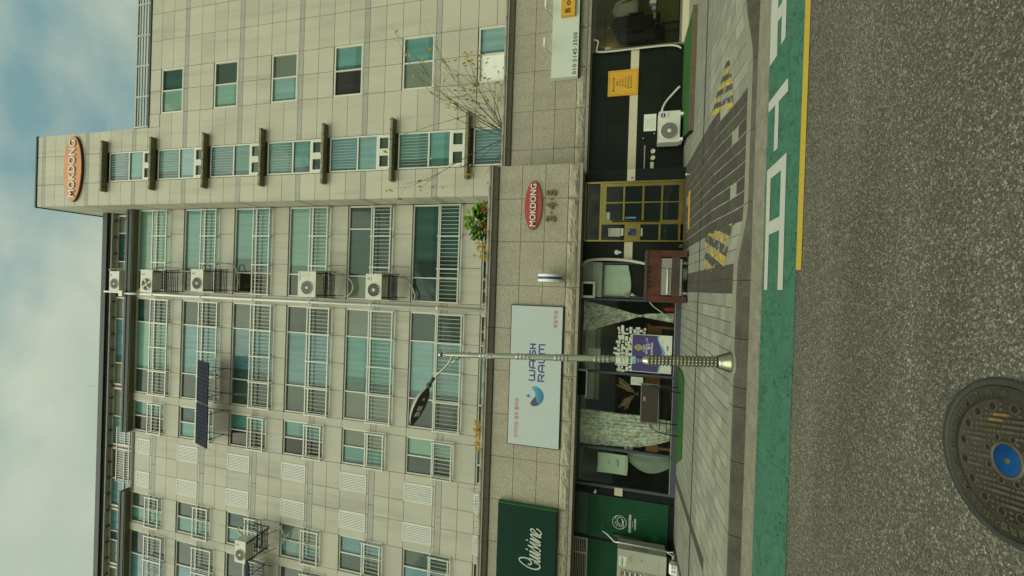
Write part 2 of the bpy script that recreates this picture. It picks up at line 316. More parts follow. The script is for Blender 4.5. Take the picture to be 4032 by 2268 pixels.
# ------------------------------------------------------------------ mesh helpers
ORG = {}
class MB:
    def __init__(s): s.v = []; s.f = []; s.sm = []
    def quad(s, pts, smooth=False):
        b = len(s.v); s.v += [tuple(p) for p in pts]; s.f.append(tuple(range(b, b + len(pts)))); s.sm.append(smooth); return s
    def box(s, x0, x1, y0, y1, z0, z1):
        b = len(s.v)
        s.v += [(x0, y0, z0), (x1, y0, z0), (x1, y1, z0), (x0, y1, z0), (x0, y0, z1), (x1, y0, z1), (x1, y1, z1), (x0, y1, z1)]
        for f in ((0, 3, 2, 1), (4, 5, 6, 7), (0, 1, 5, 4), (1, 2, 6, 5), (2, 3, 7, 6), (3, 0, 4, 7)):
            s.f.append(tuple(b + i for i in f)); s.sm.append(False)
        return s
    def prism(s, poly, a0, a1, axis='y'):
        """poly in (x,z) extruded along y, or (x,y) extruded along z, or (y,z) along x"""
        n = len(poly); b = len(s.v)
        def P(p, a):
            return (p[0], a, p[1]) if axis == 'y' else ((p[0], p[1], a) if axis == 'z' else (a, p[0], p[1]))
        s.v += [P(p, a0) for p in poly] + [P(p, a1) for p in poly]
        s.f.append(tuple(range(b, b + n))); s.sm.append(False)
        s.f.append(tuple(range(b + 2 * n - 1, b + n - 1, -1))); s.sm.append(False)
        for i in range(n):
            j = (i + 1) % n
            s.f.append((b + i, b + n + i, b + n + j, b + j)); s.sm.append(n > 10)
        return s
    def tube(s, pts, r, n=8, caps=True, smooth=True):
        pts = [Vector(p) for p in pts]
        rs = r if isinstance(r, (list, tuple)) else [r] * len(pts)
        b = len(s.v); up = Vector((0.13, 0.27, 1)).normalized(); prev = None
        for i, p in enumerate(pts):
            d = (pts[min(i + 1, len(pts) - 1)] - pts[max(i - 1, 0)])
            d = d.normalized() if d.length > 1e-9 else Vector((0, 0, 1))
            if prev is None:
                a = d.cross(up)
                if a.length < 0.05: a = d.cross(Vector((1, 0, 0)))
            else:
                a = prev - d * prev.dot(d)
                if a.length < 1e-6: a = d.cross(up)
            a.normalize(); prev = a; c = d.cross(a)
            for k in range(n):
                t = 2 * pi * k / n
                s.v.append(tuple(p + (a * cos(t) + c * sin(t)) * rs[i]))
        for i in range(len(pts) - 1):
            for k in range(n):
                k2 = (k + 1) % n
                s.f.append((b + i * n + k, b + i * n + k2, b + (i + 1) * n + k2, b + (i + 1) * n + k)); s.sm.append(smooth)
        if caps:
            s.f.append(tuple(b + k for k in reversed(range(n)))); s.sm.append(False)
            s.f.append(tuple(b + (len(pts) - 1) * n + k for k in range(n))); s.sm.append(False)
        return s
    def lathe(s, prof, c=(0, 0, 0), n=24, d=(0, 0, 1)):
        """prof: list of (radius, height along d)"""
        d = Vector(d).normalized(); a = d.cross(Vector((0, 1, 0)))
        if a.length < .05: a = d.cross(Vector((1, 0, 0)))
        a.normalize(); e = d.cross(a); c = Vector(c); b = len(s.v)
        for r, h in prof:
            for k in range(n):
                t = 2 * pi * k / n
                s.v.append(tuple(c + d * h + (a * cos(t) + e * sin(t)) * r))
        for i in range(len(prof) - 1):
            for k in range(n):
                k2 = (k + 1) % n
                s.f.append((b + i * n + k, b + i * n + k2, b + (i + 1) * n + k2, b + (i + 1) * n + k)); s.sm.append(True)
        return s
    def grid(s, fn, nu, nv, smooth=True):
        b = len(s.v)
        for i in range(nu + 1):
            for j in range(nv + 1):
                s.v.append(tuple(fn(i / nu, j / nv)))
        for i in range(nu):
            for j in range(nv):
                q = b + i * (nv + 1) + j
                s.f.append((q, q + nv + 1, q + nv + 2, q + 1)); s.sm.append(smooth)
        return s
    def mesh(s, name, m, org=(0, 0, 0)):
        me = bpy.data.meshes.new(name)
        ox, oy, oz = org
        me.from_pydata([(x - ox, y - oy, z - oz) for x, y, z in s.v], [], s.f)
        me.polygons.foreach_set('use_smooth', s.sm)
        me.materials.append(m); me.update()
        return me
    def build(s, name, m, parent=None, org=None):
        if parent is not None: o0 = ORG[parent.name]
        else: o0 = org if org is not None else (0, 0, 0)
        o = bpy.data.objects.new(name, s.mesh(name, m, o0)); COL.objects.link(o)
        if parent is not None: o.parent = parent
        else: o.location = o0
        ORG[o.name] = tuple(o0)
        return o

def inst(me, name, parent, loc, scale=None, rot=None):
    o = bpy.data.objects.new(name, me); COL.objects.link(o)
    p0 = ORG[parent.name] if parent is not None else (0, 0, 0)
    o.parent = parent
    o.location = (loc[0] - p0[0], loc[1] - p0[1], loc[2] - p0[2])
    if scale: o.scale = scale
    if rot: o.rotation_euler = rot
    ORG[o.name] = tuple(loc)
    return o
def tag(o, label=None, cat=None, group=None, kind=None):
    if label: o['label'] = label
    if cat: o['category'] = cat
    if group: o['group'] = group
    if kind: o['kind'] = kind
    return o
def thing(name, label, cat, loc, group=None):
    o = bpy.data.objects.new(name, None); COL.objects.link(o); o.location = loc; o.empty_display_size = .2
    ORG[o.name] = tuple(loc)
    return tag(o, label, cat, group)
_unit = {}
def ubox(m):
    """unit cube, one per material, shared by every piece made of it"""
    if m.name not in _unit: _unit[m.name] = MB().box(-.5, .5, -.5, .5, -.5, .5).mesh('block_' + m.name, m)
    return _unit[m.name]
def pbox(name, parent, m, x0, x1, y0, y1, z0, z1):
    return inst(ubox(m), name, parent, ((x0 + x1) / 2, (y0 + y1) / 2, (z0 + z1) / 2), (x1 - x0, y1 - y0, z1 - z0))

def text_mb(body, bold=0.0, shear=0.0, spacing=1.0, res=3):
    cu = bpy.data.curves.new('txt', 'FONT'); cu.body = body; cu.offset = bold; cu.shear = shear; cu.space_character = spacing; cu.resolution_u = res
    o = bpy.data.objects.new('txt', cu); COL.objects.link(o)
    dg = bpy.context.evaluated_depsgraph_get()
    me = bpy.data.meshes.new_from_object(o.evaluated_get(dg))
    vs = [tuple(v.co) for v in me.vertices]; fs = [tuple(p.vertices) for p in me.polygons]
    bpy.data.objects.remove(o); bpy.data.curves.remove(cu); bpy.data.meshes.remove(me)
    return vs, fs
def text(parent, name, body, m, x0, x1, z0, z1, y, depth=0.0, bold=0.0, shear=0.0, spacing=1.0, fn=None, kind=None):
    """lettering that faces the street (-Y), fitted into a box; depth makes it stand proud"""
    vs, fs = text_mb(body, bold, shear, spacing)
    ax = min(v[0] for v in vs); bx = max(v[0] for v in vs); az = min(v[1] for v in vs); bz = max(v[1] for v in vs)
    mb = MB()
    P = []
    for v in vs:
        X = x0 + (v[0] - ax) / max(1e-6, bx - ax) * (x1 - x0); Z = z0 + (v[1] - az) / max(1e-6, bz - az) * (z1 - z0)
        P.append((X, Z))
    mb.v = [(p[0], y - depth, p[1]) for p in P]; mb.f = list(fs); mb.sm = [False] * len(fs)
    if depth > 0:
        edges = {}
        for f in fs:
            for i in range(len(f)):
                a, b = f[i], f[(i + 1) % len(f)]
                edges[(a, b)] = edges.get((a, b), 0) + 1
        n = len(P); mb.v += [(p[0], y, p[1]) for p in P]
        for (a, b) in edges:
            if (b, a) not in edges: mb.f.append((b, a, a + n, b + n)); mb.sm.append(False)
    o = mb.build(name, m, parent)
    if kind: o['kind'] = kind
    return o
def smooth_path(pts, n=6):
    out = []
    P = [Vector(p) for p in pts]
    for i in range(len(P) - 1):
        p0 = P[max(i - 1, 0)]; p1 = P[i]; p2 = P[i + 1]; p3 = P[min(i + 2, len(P) - 1)]
        for k in range(n):
            t = k / n
            out.append(0.5 * ((2 * p1) + (-p0 + p2) * t + (2 * p0 - 5 * p1 + 4 * p2 - p3) * t * t + (-p0 + 3 * p1 - 3 * p2 + p3) * t ** 3))
    out.append(P[-1])
    return out
# ================================================================== GROUND
def asphalt():
    m = bpy.data.materials.new('asphalt'); m.use_nodes = True
    t = m.node_tree; n = t.nodes; l = t.links; p = n['Principled BSDF']; p.inputs['Roughness'].default_value = .88; p.inputs['Specular IOR Level'].default_value = .25
    geo = n.new('ShaderNodeNewGeometry')
    last = None
    wb = n.new('ShaderNodeTexNoise'); wb.inputs['Scale'].default_value = 60; l.new(geo.outputs['Position'], wb.inputs['Vector'])
    ws_ = n.new('ShaderNodeVectorMath'); ws_.operation = 'SCALE'; ws_.inputs['Scale'].default_value = .012; l.new(wb.outputs['Color'], ws_.inputs[0])
    wa = n.new('ShaderNodeVectorMath'); wa.operation = 'ADD'; l.new(geo.outputs['Position'], wa.inputs[0]); l.new(ws_.outputs[0], wa.inputs[1])
    # three sizes of chippings, each stone its own grey
    for sc, lo, hi, pw in ((96, .76, 2.15, 4.2), (170, .76, 1.6, 2.4), (320, .84, 1.22, 1.6)):
        vo = n.new('ShaderNodeTexVoronoi'); vo.inputs['Scale'].default_value = sc; l.new(wa.outputs[0], vo.inputs['Vector'])
        sx = n.new('ShaderNodeSeparateColor'); l.new(vo.outputs['Color'], sx.inputs[0])
        pq = n.new('ShaderNodeMath'); pq.operation = 'POWER'; pq.inputs[1].default_value = pw; l.new(sx.outputs[0], pq.inputs[0])
        mr = n.new('ShaderNodeMapRange'); mr.inputs['To Min'].default_value = lo; mr.inputs['To Max'].default_value = hi; l.new(pq.outputs[0], mr.inputs['Value'])
        ed = n.new('ShaderNodeMapRange'); ed.inputs['From Min'].default_value = .35; ed.inputs['From Max'].default_value = .62; ed.inputs['To Min'].default_value = 1; ed.inputs['To Max'].default_value = .74; l.new(vo.outputs['Distance'], ed.inputs['Value'])
        q = n.new('ShaderNodeMath'); q.operation = 'MULTIPLY'; l.new(mr.outputs[0], q.inputs[0]); l.new(ed.outputs[0], q.inputs[1])
        if last is None: last = q.outputs[0]
        else:
            q2 = n.new('ShaderNodeMath'); q2.operation = 'MULTIPLY'; l.new(last, q2.inputs[0]); l.new(q.outputs[0], q2.inputs[1]); last = q2.outputs[0]
    # wheel-polished and grimy stretches
    mpn = n.new('ShaderNodeMapping'); mpn.inputs['Scale'].default_value = (.25, 1.1, 1); l.new(geo.outputs['Position'], mpn.inputs[0])
    nz = n.new('ShaderNodeTexNoise'); nz.inputs['Scale'].default_value = 1.5; nz.inputs['Detail'].default_value = 6; l.new(mpn.outputs[0], nz.inputs['Vector'])
    mr = n.new('ShaderNodeMapRange'); mr.inputs['From Min'].default_value = .3; mr.inputs['From Max'].default_value = .7; mr.inputs['To Min'].default_value = .8; mr.inputs['To Max'].default_value = 1.2; l.new(nz.outputs['Fac'], mr.inputs['Value'])
    n5 = n.new('ShaderNodeTexNoise'); n5.inputs['Scale'].default_value = 4.5; n5.inputs['Detail'].default_value = 3; l.new(geo.outputs['Position'], n5.inputs['Vector'])
    st = n.new('ShaderNodeMapRange'); st.inputs['From Min'].default_value = .66; st.inputs['From Max'].default_value = .74; st.inputs['To Min'].default_value = 1; st.inputs['To Max'].default_value = .72; l.new(n5.outputs['Fac'], st.inputs['Value'])
    q3 = n.new('ShaderNodeMath'); q3.operation = 'MULTIPLY'; l.new(last, q3.inputs[0]); l.new(mr.outputs[0], q3.inputs[1])
    q4 = n.new('ShaderNodeMath'); q4.operation = 'MULTIPLY'; l.new(q3.outputs[0], q4.inputs[0]); l.new(st.outputs[0], q4.inputs[1])
    mu = n.new('ShaderNodeVectorMath'); mu.operation = 'SCALE'; mu.inputs[0].default_value = (0.172, 0.161, 0.128); l.new(q4.outputs[0], mu.inputs['Scale']); l.new(mu.outputs[0], p.inputs['Base Color'])
    vb = n.new('ShaderNodeTexVoronoi'); vb.inputs['Scale'].default_value = 112; l.new(wa.outputs[0], vb.inputs['Vector'])
    bp = n.new('ShaderNodeBump'); bp.inputs['Strength'].default_value = 0.4; bp.inputs['Distance'].default_value = 0.005; bp.invert = True
    l.new(vb.outputs['Distance'], bp.inputs['Height']); l.new(bp.outputs[0], p.inputs['Normal'])
    return m
M_ASPH = asphalt()

def green_lane():
    m = mat('green_lane_paint', (0.044, 0.147, 0.096), 0.75, var=0.10, vscale=3, bump=0.25, bscale=140)
    t = m.node_tree; n = t.nodes; l = t.links; p = n['Principled BSDF']
    geo = n.new('ShaderNodeNewGeometry')
    nz = n.new('ShaderNodeTexNoise'); nz.inputs['Scale'].default_value = 6; nz.inputs['Detail'].default_value = 5; l.new(geo.outputs['Position'], nz.inputs['Vector'])
    ma = n.new('ShaderNodeVectorMath'); ma.operation = 'SCALE'; ma.inputs['Scale'].default_value = 0.35; l.new(nz.outputs['Color'], ma.inputs[0])
    ad = n.new('ShaderNodeVectorMath'); ad.operation = 'ADD'; l.new(geo.outputs['Position'], ad.inputs[0]); l.new(ma.outputs[0], ad.inputs[1])
    last = p.inputs['Base Color'].links[0].from_socket
    for sc, wdt, gate in ((3.2, .014, .42), (7.5, .026, .47), (14, .04, .5)):
        vo = n.new('ShaderNodeTexVoronoi'); vo.feature = 'DISTANCE_TO_EDGE'; vo.inputs['Scale'].default_value = sc; l.new(ad.outputs[0], vo.inputs['Vector'])
        lt = n.new('ShaderNodeMapRange'); lt.inputs['From Min'].default_value = wdt; lt.inputs['From Max'].default_value = wdt * .3; l.new(vo.outputs['Distance'], lt.inputs['Value'])
        n4 = n.new('ShaderNodeTexNoise'); n4.inputs['Scale'].default_value = 2.3 * sc / 4; l.new(geo.outputs['Position'], n4.inputs['Vector'])
        g = n.new('ShaderNodeMapRange'); g.inputs['From Min'].default_value = gate; g.inputs['From Max'].default_value = gate + .08; l.new(n4.outputs['Fac'], g.inputs['Value'])
        mu = n.new('ShaderNodeMath'); mu.operation = 'MULTIPLY'; l.new(lt.outputs[0], mu.inputs[0]); l.new(g.outputs[0], mu.inputs[1])
        mm = n.new('ShaderNodeMix'); mm.data_type = 'RGBA'; l.new(mu.outputs[0], mm.inputs['Factor']); l.new(last, mm.inputs['A']); mm.inputs['B'].default_value = (0.012, 0.03, 0.02, 1)
        last = mm.outputs['Result']
    l.new(last, p.inputs['Base Color'])
    return m
M_LANE = green_lane()
M_GUTTER = speckle(mat('gutter_concrete', (0.205, 0.19, 0.145), 0.85, var=0.28, vscale=5, bump=0.4, bscale=80), 150, 1.5, .55)
M_KERB = speckle(mat('kerb_granite', (0.068, 0.064, 0.050), 0.85, var=0.30, vscale=3.5, rnd=0.12, bump=0.35, bscale=70), 170, 1.6, .6)
M_KERBTOP = mat('kerb_edge_concrete', (0.23, 0.22, 0.165), 0.85, var=0.18, vscale=6, bump=.2, bscale=90)
M_PAVE = mat('paver_light', (0.248, 0.25, 0.20), 0.8, var=0.16, vscale=2.3, rnd=0.17, bump=0.15, bscale=110)
M_PAVED = mat('paver_dark', (0.062, 0.057, 0.046), 0.75, var=0.16, vscale=4, rnd=0.14, bump=0.2, bscale=110)
M_GROUT = mat('grout', (0.055, 0.052, 0.038), 0.95, var=0.3, vscale=10)
M_IRON = mat('cast_iron', (0.042, 0.038, 0.027), 0.65, metal=0.2, var=0.25, vscale=14, bump=0.3, bscale=180)
M_IRONTOP = mat('cast_iron_worn', (0.086, 0.078, 0.054), 0.55, metal=0.25, var=0.3, vscale=25, rnd=0.12)
M_IRONRUST = mat('cast_iron_rusty', (0.19, 0.11, 0.03), 0.7, var=0.3, vscale=25)

road = MB().quad([(-260, -260, 0), (260, -260, 0), (260, 300, 0), (-260, 300, 0)]).build('road', M_ASPH); tag(road, kind='structure')
lane = MB()
lane.quad([(-40, 4.42, .004), (40, 4.42, .004), (40, 5.40, .004), (-40, 5.33, .004)])
lane = lane.build('green_lane', M_LANE); tag(lane, kind='structure')
gut = MB(); gut.box(-40, 40, 5.335, 5.80, -.02, .010)
gut = gut.build('gutter', M_GUTTER); tag(gut, kind='structure')

# lane letters and the yellow line, painted flat on the road
mark = thing('road_marking', 'white block letters painted along the green lane', 'road marking', (1.4, 5.0, 0.008))
zz = .0085
a = MB()
a.quad([(0.05, 5.255, zz), (0.05, 5.15, zz), (0.67, 5.155, zz), (0.67, 5.27, zz)])
a.quad([(0.67, 5.27, zz), (0.67, 5.155, zz), (1.30, 5.165, zz), (1.42, 5.285, zz)])
a.quad([(0.05, 4.85, zz), (0.05, 4.715, zz), (1.455, 4.735, zz), (1.31, 4.87, zz)])
a.quad([(1.30, 5.165, zz), (1.31, 4.87, zz), (1.455, 4.735, zz), (1.42, 5.285, zz)])
a.quad([(0.67, 5.155, zz), (0.68, 4.862, zz), (0.825, 4.864, zz), (0.815, 5.157, zz)])
a.build('painted_letter', M_LANEWHITE, mark)
b = MB()
b.quad([(2.10, 5.31, zz), (2.09, 4.75, zz), (2.235, 4.765, zz), (2.215, 5.315, zz)])
b.quad([(1.58, 5.10, zz), (1.585, 4.985, zz), (2.095, 4.995, zz), (2.096, 5.10, zz)])
b.build('painted_letter', M_LANEWHITE, mark)
c = MB()
c.quad([(2.64, 5.325, zz), (2.645, 5.10, zz), (4.30, 5.14, zz), (4.30, 5.36, zz)])
c.quad([(2.70, 4.99, zz), (2.71, 4.87, zz), (4.30, 4.90, zz), (4.30, 5.02, zz)])
c.quad([(3.02, 5.108, zz), (3.02, 5.00, zz), (3.17, 5.003, zz), (3.17, 5.112, zz)])
c.build('painted_letter', M_LANEWHITE, mark)
yl = MB().quad([(0.235, 4.305, .006), (14, 4.27, .006), (14, 4.40, .006), (0.24, 4.418, .006)]).build('yellow_line', M_LANEYEL)
tag(yl, kind='structure')

# ------------------------------------------------------------------ pavement
def smooth01(t): t = max(0, min(1, t)); return t * t * (3 - 2 * t)
def sidewalk_z(x, y):
    d = smooth01((x - 0.29) / 0.85) * (1 - smooth01((x - 3.0) / 0.8))
    return 0.15 - 0.10 * d * (1 - smooth01((y - 5.98) / 1.7))
YB = [5.99, 6.33, 6.585, 6.83, 7.14, 7.50, 7.86, 8.28, 8.38, 8.72, 9.06, 9.40, 9.74, 10.08, 10.42, 10.78]
sw = MB()
xs = [-40, -20] + [-10 + .4 * i for i in range(51)] + [20, 40]
ysb = [5.95] + YB[1:] + [12.5]
for i in range(len(xs) - 1):
    for j in range(len(ysb) - 1):
        P = [(xs[i], ysb[j]), (xs[i + 1], ysb[j]), (xs[i + 1], ysb[j + 1]), (xs[i], ysb[j + 1])]
        sw.quad([(x, y, sidewalk_z(x, y) - .010) for x, y in P])
sidewalk = sw.build('sidewalk', M_GROUT); tag(sidewalk, kind='structure')
PW = 0.1955
rest_l, rest_d, drain_mb = MB(), MB(), MB()
def paver(mb, x0, x1, y0, y1, dz):
    g = .0085 if 1.0 < (x0 + x1) / 2 < 2.8 else .005
    x0 += g; x1 -= g; y0 += g; y1 -= g
    b = len(mb.v)
    for dzz in (-.016, 0):
        for x, y in ((x0, y0), (x1, y0), (x1, y1), (x0, y1)):
            mb.v.append((x, y, sidewalk_z(x, y) + dzz + dz))
    for f in ((4, 5, 6, 7), (0, 1, 5, 4), (1, 2, 6, 5), (2, 3, 7, 6), (3, 0, 4, 7)):
        mb.f.append(tuple(b + i for i in f)); mb.sm.append(False)
rp = random.Random(3)
npv = 0
for i in range(-46, 54):
    x0 = i * PW
    for j in range(len(YB) - 1):
        y0, y1 = YB[j], YB[j + 1]
        xc = x0 + PW / 2
        drive = 1.0 < xc < 2.80 + (0.05 if y0 > 7 else 0)
        band = 0.08 < xc < 0.30 and y0 < 10
        strip = (abs(xc + 4.48) < .1) or (abs(xc + 5.9) < .1)
        drain = 7
        dark = drive or band or j == drain or (strip and y0 > 7.1)
        if drive and j != drain and rp.random() < .05: dark = False
        dz = rp.uniform(-.0016, .0016)
        vis = j <= 5 and abs(xc + .05) < 4.6 * (1 + .05 * j)
        if vis and npv < 296:
            mb = MB(); paver(mb, x0, x0 + PW, y0, y1, dz)
            mb.build('paver', M_PAVED if dark else M_PAVE, sidewalk); npv += 1
        else:
            if y1 > 10.3 and not (xc > 2.9): 
                if y0 > 10.3: continue
            paver(drain_mb if j == drain else (rest_d if dark else rest_l), x0, x0 + PW, y0, y1, dz)
tag(rest_l.build('far_paver', M_PAVE, sidewalk), kind='stuff')
tag(rest_d.build('far_paver', M_PAVED, sidewalk), kind='stuff')
tag(drain_mb.build('dark_joint_stone', mat('joint_dark', (.035, .033, .027), .8, var=.3, vscale=8), sidewalk), kind='stuff')
bed = MB()
for i in range(9):
    for j in range(12):
        xa, xb = 1.0 + 1.8 * i / 9, 1.0 + 1.8 * (i + 1) / 9; ya, yb = 5.99 + 4.2 * j / 12, 5.99 + 4.2 * (j + 1) / 12
        bed.quad([(x, y, sidewalk_z(x, y) - .0055) for x, y in ((xa, ya), (xb, ya), (xb, yb), (xa, yb))])
bed.build('driveway_bed', mat('grout_pale', (.30, .29, .235), .9, var=.5, vscale=5), sidewalk)
# kerb stones, each its own block, dropped at the driveway
kx = [-9.2, -8.2, -7.2, -6.2, -5.2, -4.15, -3.1, -2.15, -1.45, -1.2, -.58, .17, 1.17, 2.1, 3.0, 3.75, 4.75, 5.75, 6.75, 7.75, 8.75]
kerb = MB().box(-40, 40, 5.86, 5.985, -.05, .02).build('kerb', M_GROUT); tag(kerb, kind='structure')
for i in range(len(kx) - 1):
    x0, x1 = kx[i] + .004, kx[i + 1] - .004
    mb = MB(); me = MB(); b = 0
    n = 5
    for k in range(n):
        xa, xb = x0 + (x1 - x0) * k / n, x0 + (x1 - x0) * (k + 1) / n
        za, zb = sidewalk_z(xa, 5.9) , sidewalk_z(xb, 5.9)
        za -= .001; zb -= .001
        mb.quad([(xa, 5.735, 0), (xb, 5.735, 0), (xb, 5.785, zb - .012), (xa, 5.785, za - .012)])
        mb.quad([(xa, 5.785, za - .012), (xb, 5.785, zb - .012), (xb, 5.80, zb), (xa, 5.80, za)])
        mb.quad([(xa, 5.80, za), (xb, 5.80, zb), (xb, 5.86, zb), (xa, 5.86, za)])
        me.quad([(xa, 5.815, za + .002), (xb, 5.815, zb + .002), (xb, 5.988, zb + .002), (xa, 5.988, za + .002)])
        me.quad([(xa, 5.815, za - .01), (xb, 5.815, zb - .01), (xb, 5.815, zb + .002), (xa, 5.815, za + .002)])
    za, zb = sidewalk_z(x0, 5.9), sidewalk_z(x1, 5.9)
    mb.quad([(x0, 5.735, 0), (x0, 5.785, za - .012), (x0, 5.86, za), (x0, 5.86, 0)])
    mb.quad([(x1, 5.735, 0), (x1, 5.86, 0), (x1, 5.86, zb), (x1, 5.785, zb - .012)])
    ks = mb.build('kerb_stone', M_KERB, kerb)
    me.build('edging_strip', M_KERBTOP, ks)

# hatch markings beside the driveway: worn yellow and black stripes
def hatch(poly_fn, name, label):
    h = thing(name, label, 'road marking', (0, 0, 0)); return h
def on_walk(pts, dz): return [(x, y, sidewalk_z(x, y) + dz) for x, y in pts]
ht = thing('hatch_marking', 'worn yellow and black stripes forming a triangle right of the dark driveway', 'road marking', (3.0, 6.9, .15), 'warning stripes beside the driveway')
edge = lambda t: (3.57 - .85 * t, 6.69 - .12 * t)
apex = lambda t: (3.57 - .50 * t, 6.69 + 1.08 * t)
NS = 9
for i in range(NS):
    t0, t1 = i / NS + .01, (i + 1) / NS
    mb = MB()
    sk = .05
    ns = 6
    for k in range(ns):
        u0, u1 = k / ns, (k + 1) / ns
        def at(t, u):
            a0, a1 = edge(min(1, t)), apex(min(1, max(0, t - .03 * 0)))
            return (a0[0] * (1 - u) + a1[0] * u, a0[1] * (1 - u) + a1[1] * u)
        mb.quad(on_walk([at(t0, u0), at(t1, u0), at(t1, u1), at(t0, u1)][::-1], .0045))
    mb.build('painted_stripe', (M_HATCHY if i % 4 else M_HATCHY2) if i % 2 == 0 else M_HATCHB, ht)
ht2 = thing('hatch_marking', 'worn yellow and black diagonal stripes left of the dark driveway', 'road marking', (.7, 7.1, .15), 'warning stripes beside the driveway')
for i in range(11):
    mb = MB(); got = False
    ns = 8
    for k in range(ns):
        u0, u1 = k / ns, (k + 1) / ns
        def at(s, u):
            y = 6.42 + 1.4 * u
            x = 1.30 - s * .15 + (u - .5) * .38
            lo, hi = .34, 1.0
            return (max(lo, min(hi, x)), y)
        p = [at(i, u0), at(i, u1), at(i + 1, u1), at(i + 1, u0)]
        if abs(p[0][0] - p[3][0]) < .02 and abs(p[1][0] - p[2][0]) < .02: continue
        mb.quad(on_walk(p, .0045)[::-1]); got = True
    if got: mb.build('painted_stripe', (M_HATCHY2 if i < 5 else M_HATCHY) if i % 2 == 0 else M_HATCHB, ht2)
tact = thing('tactile_strip', 'yellow ribbed tactile strip in front of the brass door', 'floor strip', (1.8, 9.65, .15))
MB().box(1.38, 2.22, 9.60, 9.72, .148, .158).build('strip_base', M_LANEYEL if False else M_YEL, tact)
for i in range(20):
    pbox('rib', tact, M_YEL, 1.40 + i * .041, 1.42 + i * .041, 9.605, 9.715, .158, .164)

# ------------------------------------------------------------------ manhole
MHX, MHY = -0.677, 2.2205
mh = thing('manhole_cover', 'round iron manhole cover with a blue centre in the asphalt', 'manhole cover', (MHX, MHY, 0))
fr = MB().lathe([(.315, .004), (.318, .014), (.342, .015), (.350, .004)], (MHX, MHY, 0), 72)
fr.build('frame_ring', mat('frame_iron', (0.040, 0.040, 0.034), 0.6, var=0.2, vscale=12, bump=.3, bscale=150), mh)
cv_ = MB().lathe([(.0001, .006), (.246, .006), (.2475, .010), (.2555, .010), (.257, .0075), (.306, .0075), (.3075, .011), (.3125, .011), (.314, .004)], (MHX, MHY, 0), 80)
cover = cv_.build('cover', M_IRON, mh)
def ring_at(r, deg): return (MHX + r * cos(radians(deg)), MHY + r * sin(radians(deg)))
holes = [(.2255, 20.3 + 22.25 * k, .0165) for k in range(16)] + [(.097, 31.3 + 45 * k, .0115) for k in range(8)]
hm = {}
for r, dg_, hr in holes:
    x, y = ring_at(r, dg_)
    if hr not in hm:
        hm[hr] = MB().lathe([(.0001, .0008), (hr, .0008)], (0, 0, 0), 14).mesh('hole_disc', M_DARK)
        hm[(hr, 'r')] = MB().lathe([(hr, .0005), (hr + .003, .003), (hr + .006, .0005)], (0, 0, 0), 16).mesh('hole_rim', mat('rim_iron', (.075, .05, .032), .7))
    inst(hm[hr], 'hole', mh, (x, y, .0062)); 
    inst(hm[(hr, 'r')], 'hole_rim', mh, (x, y, .0062))
e1 = Vector((.19, -.98)).normalized(); e2 = Vector((.98, .19)).normalized()
bar_l = MB().box(-.034, .034, -.0062, .0062, 0, .0045).mesh('tread_bar', M_IRONTOP)
bar_y = MB().box(-.034, .034, -.0062, .0062, 0, .0045).mesh('tread_bar_rust', M_IRONRUST)
stud = MB().box(-.0062, .0062, -.0062, .0062, 0, .0045).mesh('tread_stud', M_IRONTOP)
rb = random.Random(5)
ang = atan2(e1.y, e1.x)
def clear(x, y, rad):
    d = hypot(x, y)
    if d > .238 - rad * .6 or d < .083 + rad * .2: return False
    for r, dg_, hr in holes:
        if hypot(x - r * cos(radians(dg_)), y - r * sin(radians(dg_))) < hr + .010 + rad * .5: return False
    return True
for i in range(-11, 12):
    for j in range(-4, 5):
        c1 = j * .112 + (i % 4) * .028; c2 = i * .0235
        p = e1 * c1 + e2 * c2
        rusty = p.x > .13 and p.y > -.02
        if clear(*(p + e1 * .025), .012) and clear(*(p - e1 * .025), .012) and clear(p.x, p.y, .01):
            inst(bar_y if rusty else bar_l, 'tread_bar', mh, (MHX + p.x, MHY + p.y, .006), rot=(0, 0, ang))
        else:
            for q_ in (p + e1 * .02, p - e1 * .02):
                if clear(q_.x, q_.y, .004): inst(stud, 'tread_stud', mh, (MHX + q_.x, MHY + q_.y, .006), rot=(0, 0, ang))
        for s_ in (-.045, -.067):
            p2 = e1 * (c1 + s_) + e2 * c2
            if clear(p2.x, p2.y, .004): inst(stud, 'tread_stud', mh, (MHX + p2.x, MHY + p2.y, .006), rot=(0, 0, ang))
MB().lathe([(.066, .006), (.068, .0115), (.078, .0115), (.080, .006)], (MHX, MHY, 0), 32).build('centre_ring', M_IRONTOP, mh)
disc = MB().lathe([(.0001, .0085), (.064, .0085), (.066, .006)], (MHX, MHY, 0), 28).build('blue_disc', M_BLUE, mh)
MB().lathe([(.0001, .0105), (.013, .0105), (.0145, .0085)], (MHX, MHY, 0), 14).build('centre_stud', M_IRONTOP, mh)
def arc_letters(chars, a0, a1, r, h, wd):
    for i, ch in enumerate(chars):
        if ch == ' ': continue
        th = radians(a0 + (a1 - a0) * i / max(1, len(chars) - 1))
        vs, fs = text_mb(ch, .015, res=2)
        if not vs: continue
        ax = min(v[0] for v in vs); bx = max(v[0] for v in vs); az = min(v[1] for v in vs); bz = max(v[1] for v in vs)
        sx = wd / max(.25, bx - ax); szz = h / max(.5, bz - az)
        if ch == '.': sx = szz = .06
        mb = MB(); n = len(vs); top = []
        er = Vector((cos(th), sin(th))); et = Vector((sin(th), -cos(th)))
        for v in vs:
            p = er * (r + (v[1] - (az + bz) / 2) * szz) + et * ((v[0] - (ax + bx) / 2) * sx)
            top.append((MHX + p.x, MHY + p.y))
        mb.v = [(x, y, .0115) for x, y in top]; mb.f = list(fs); mb.sm = [False] * len(fs)
        mb.build('raised_letter', M_IRONTOP, mh)
arc_letters('SEOUL', 165.0, 147.2, .282, .034, .016)
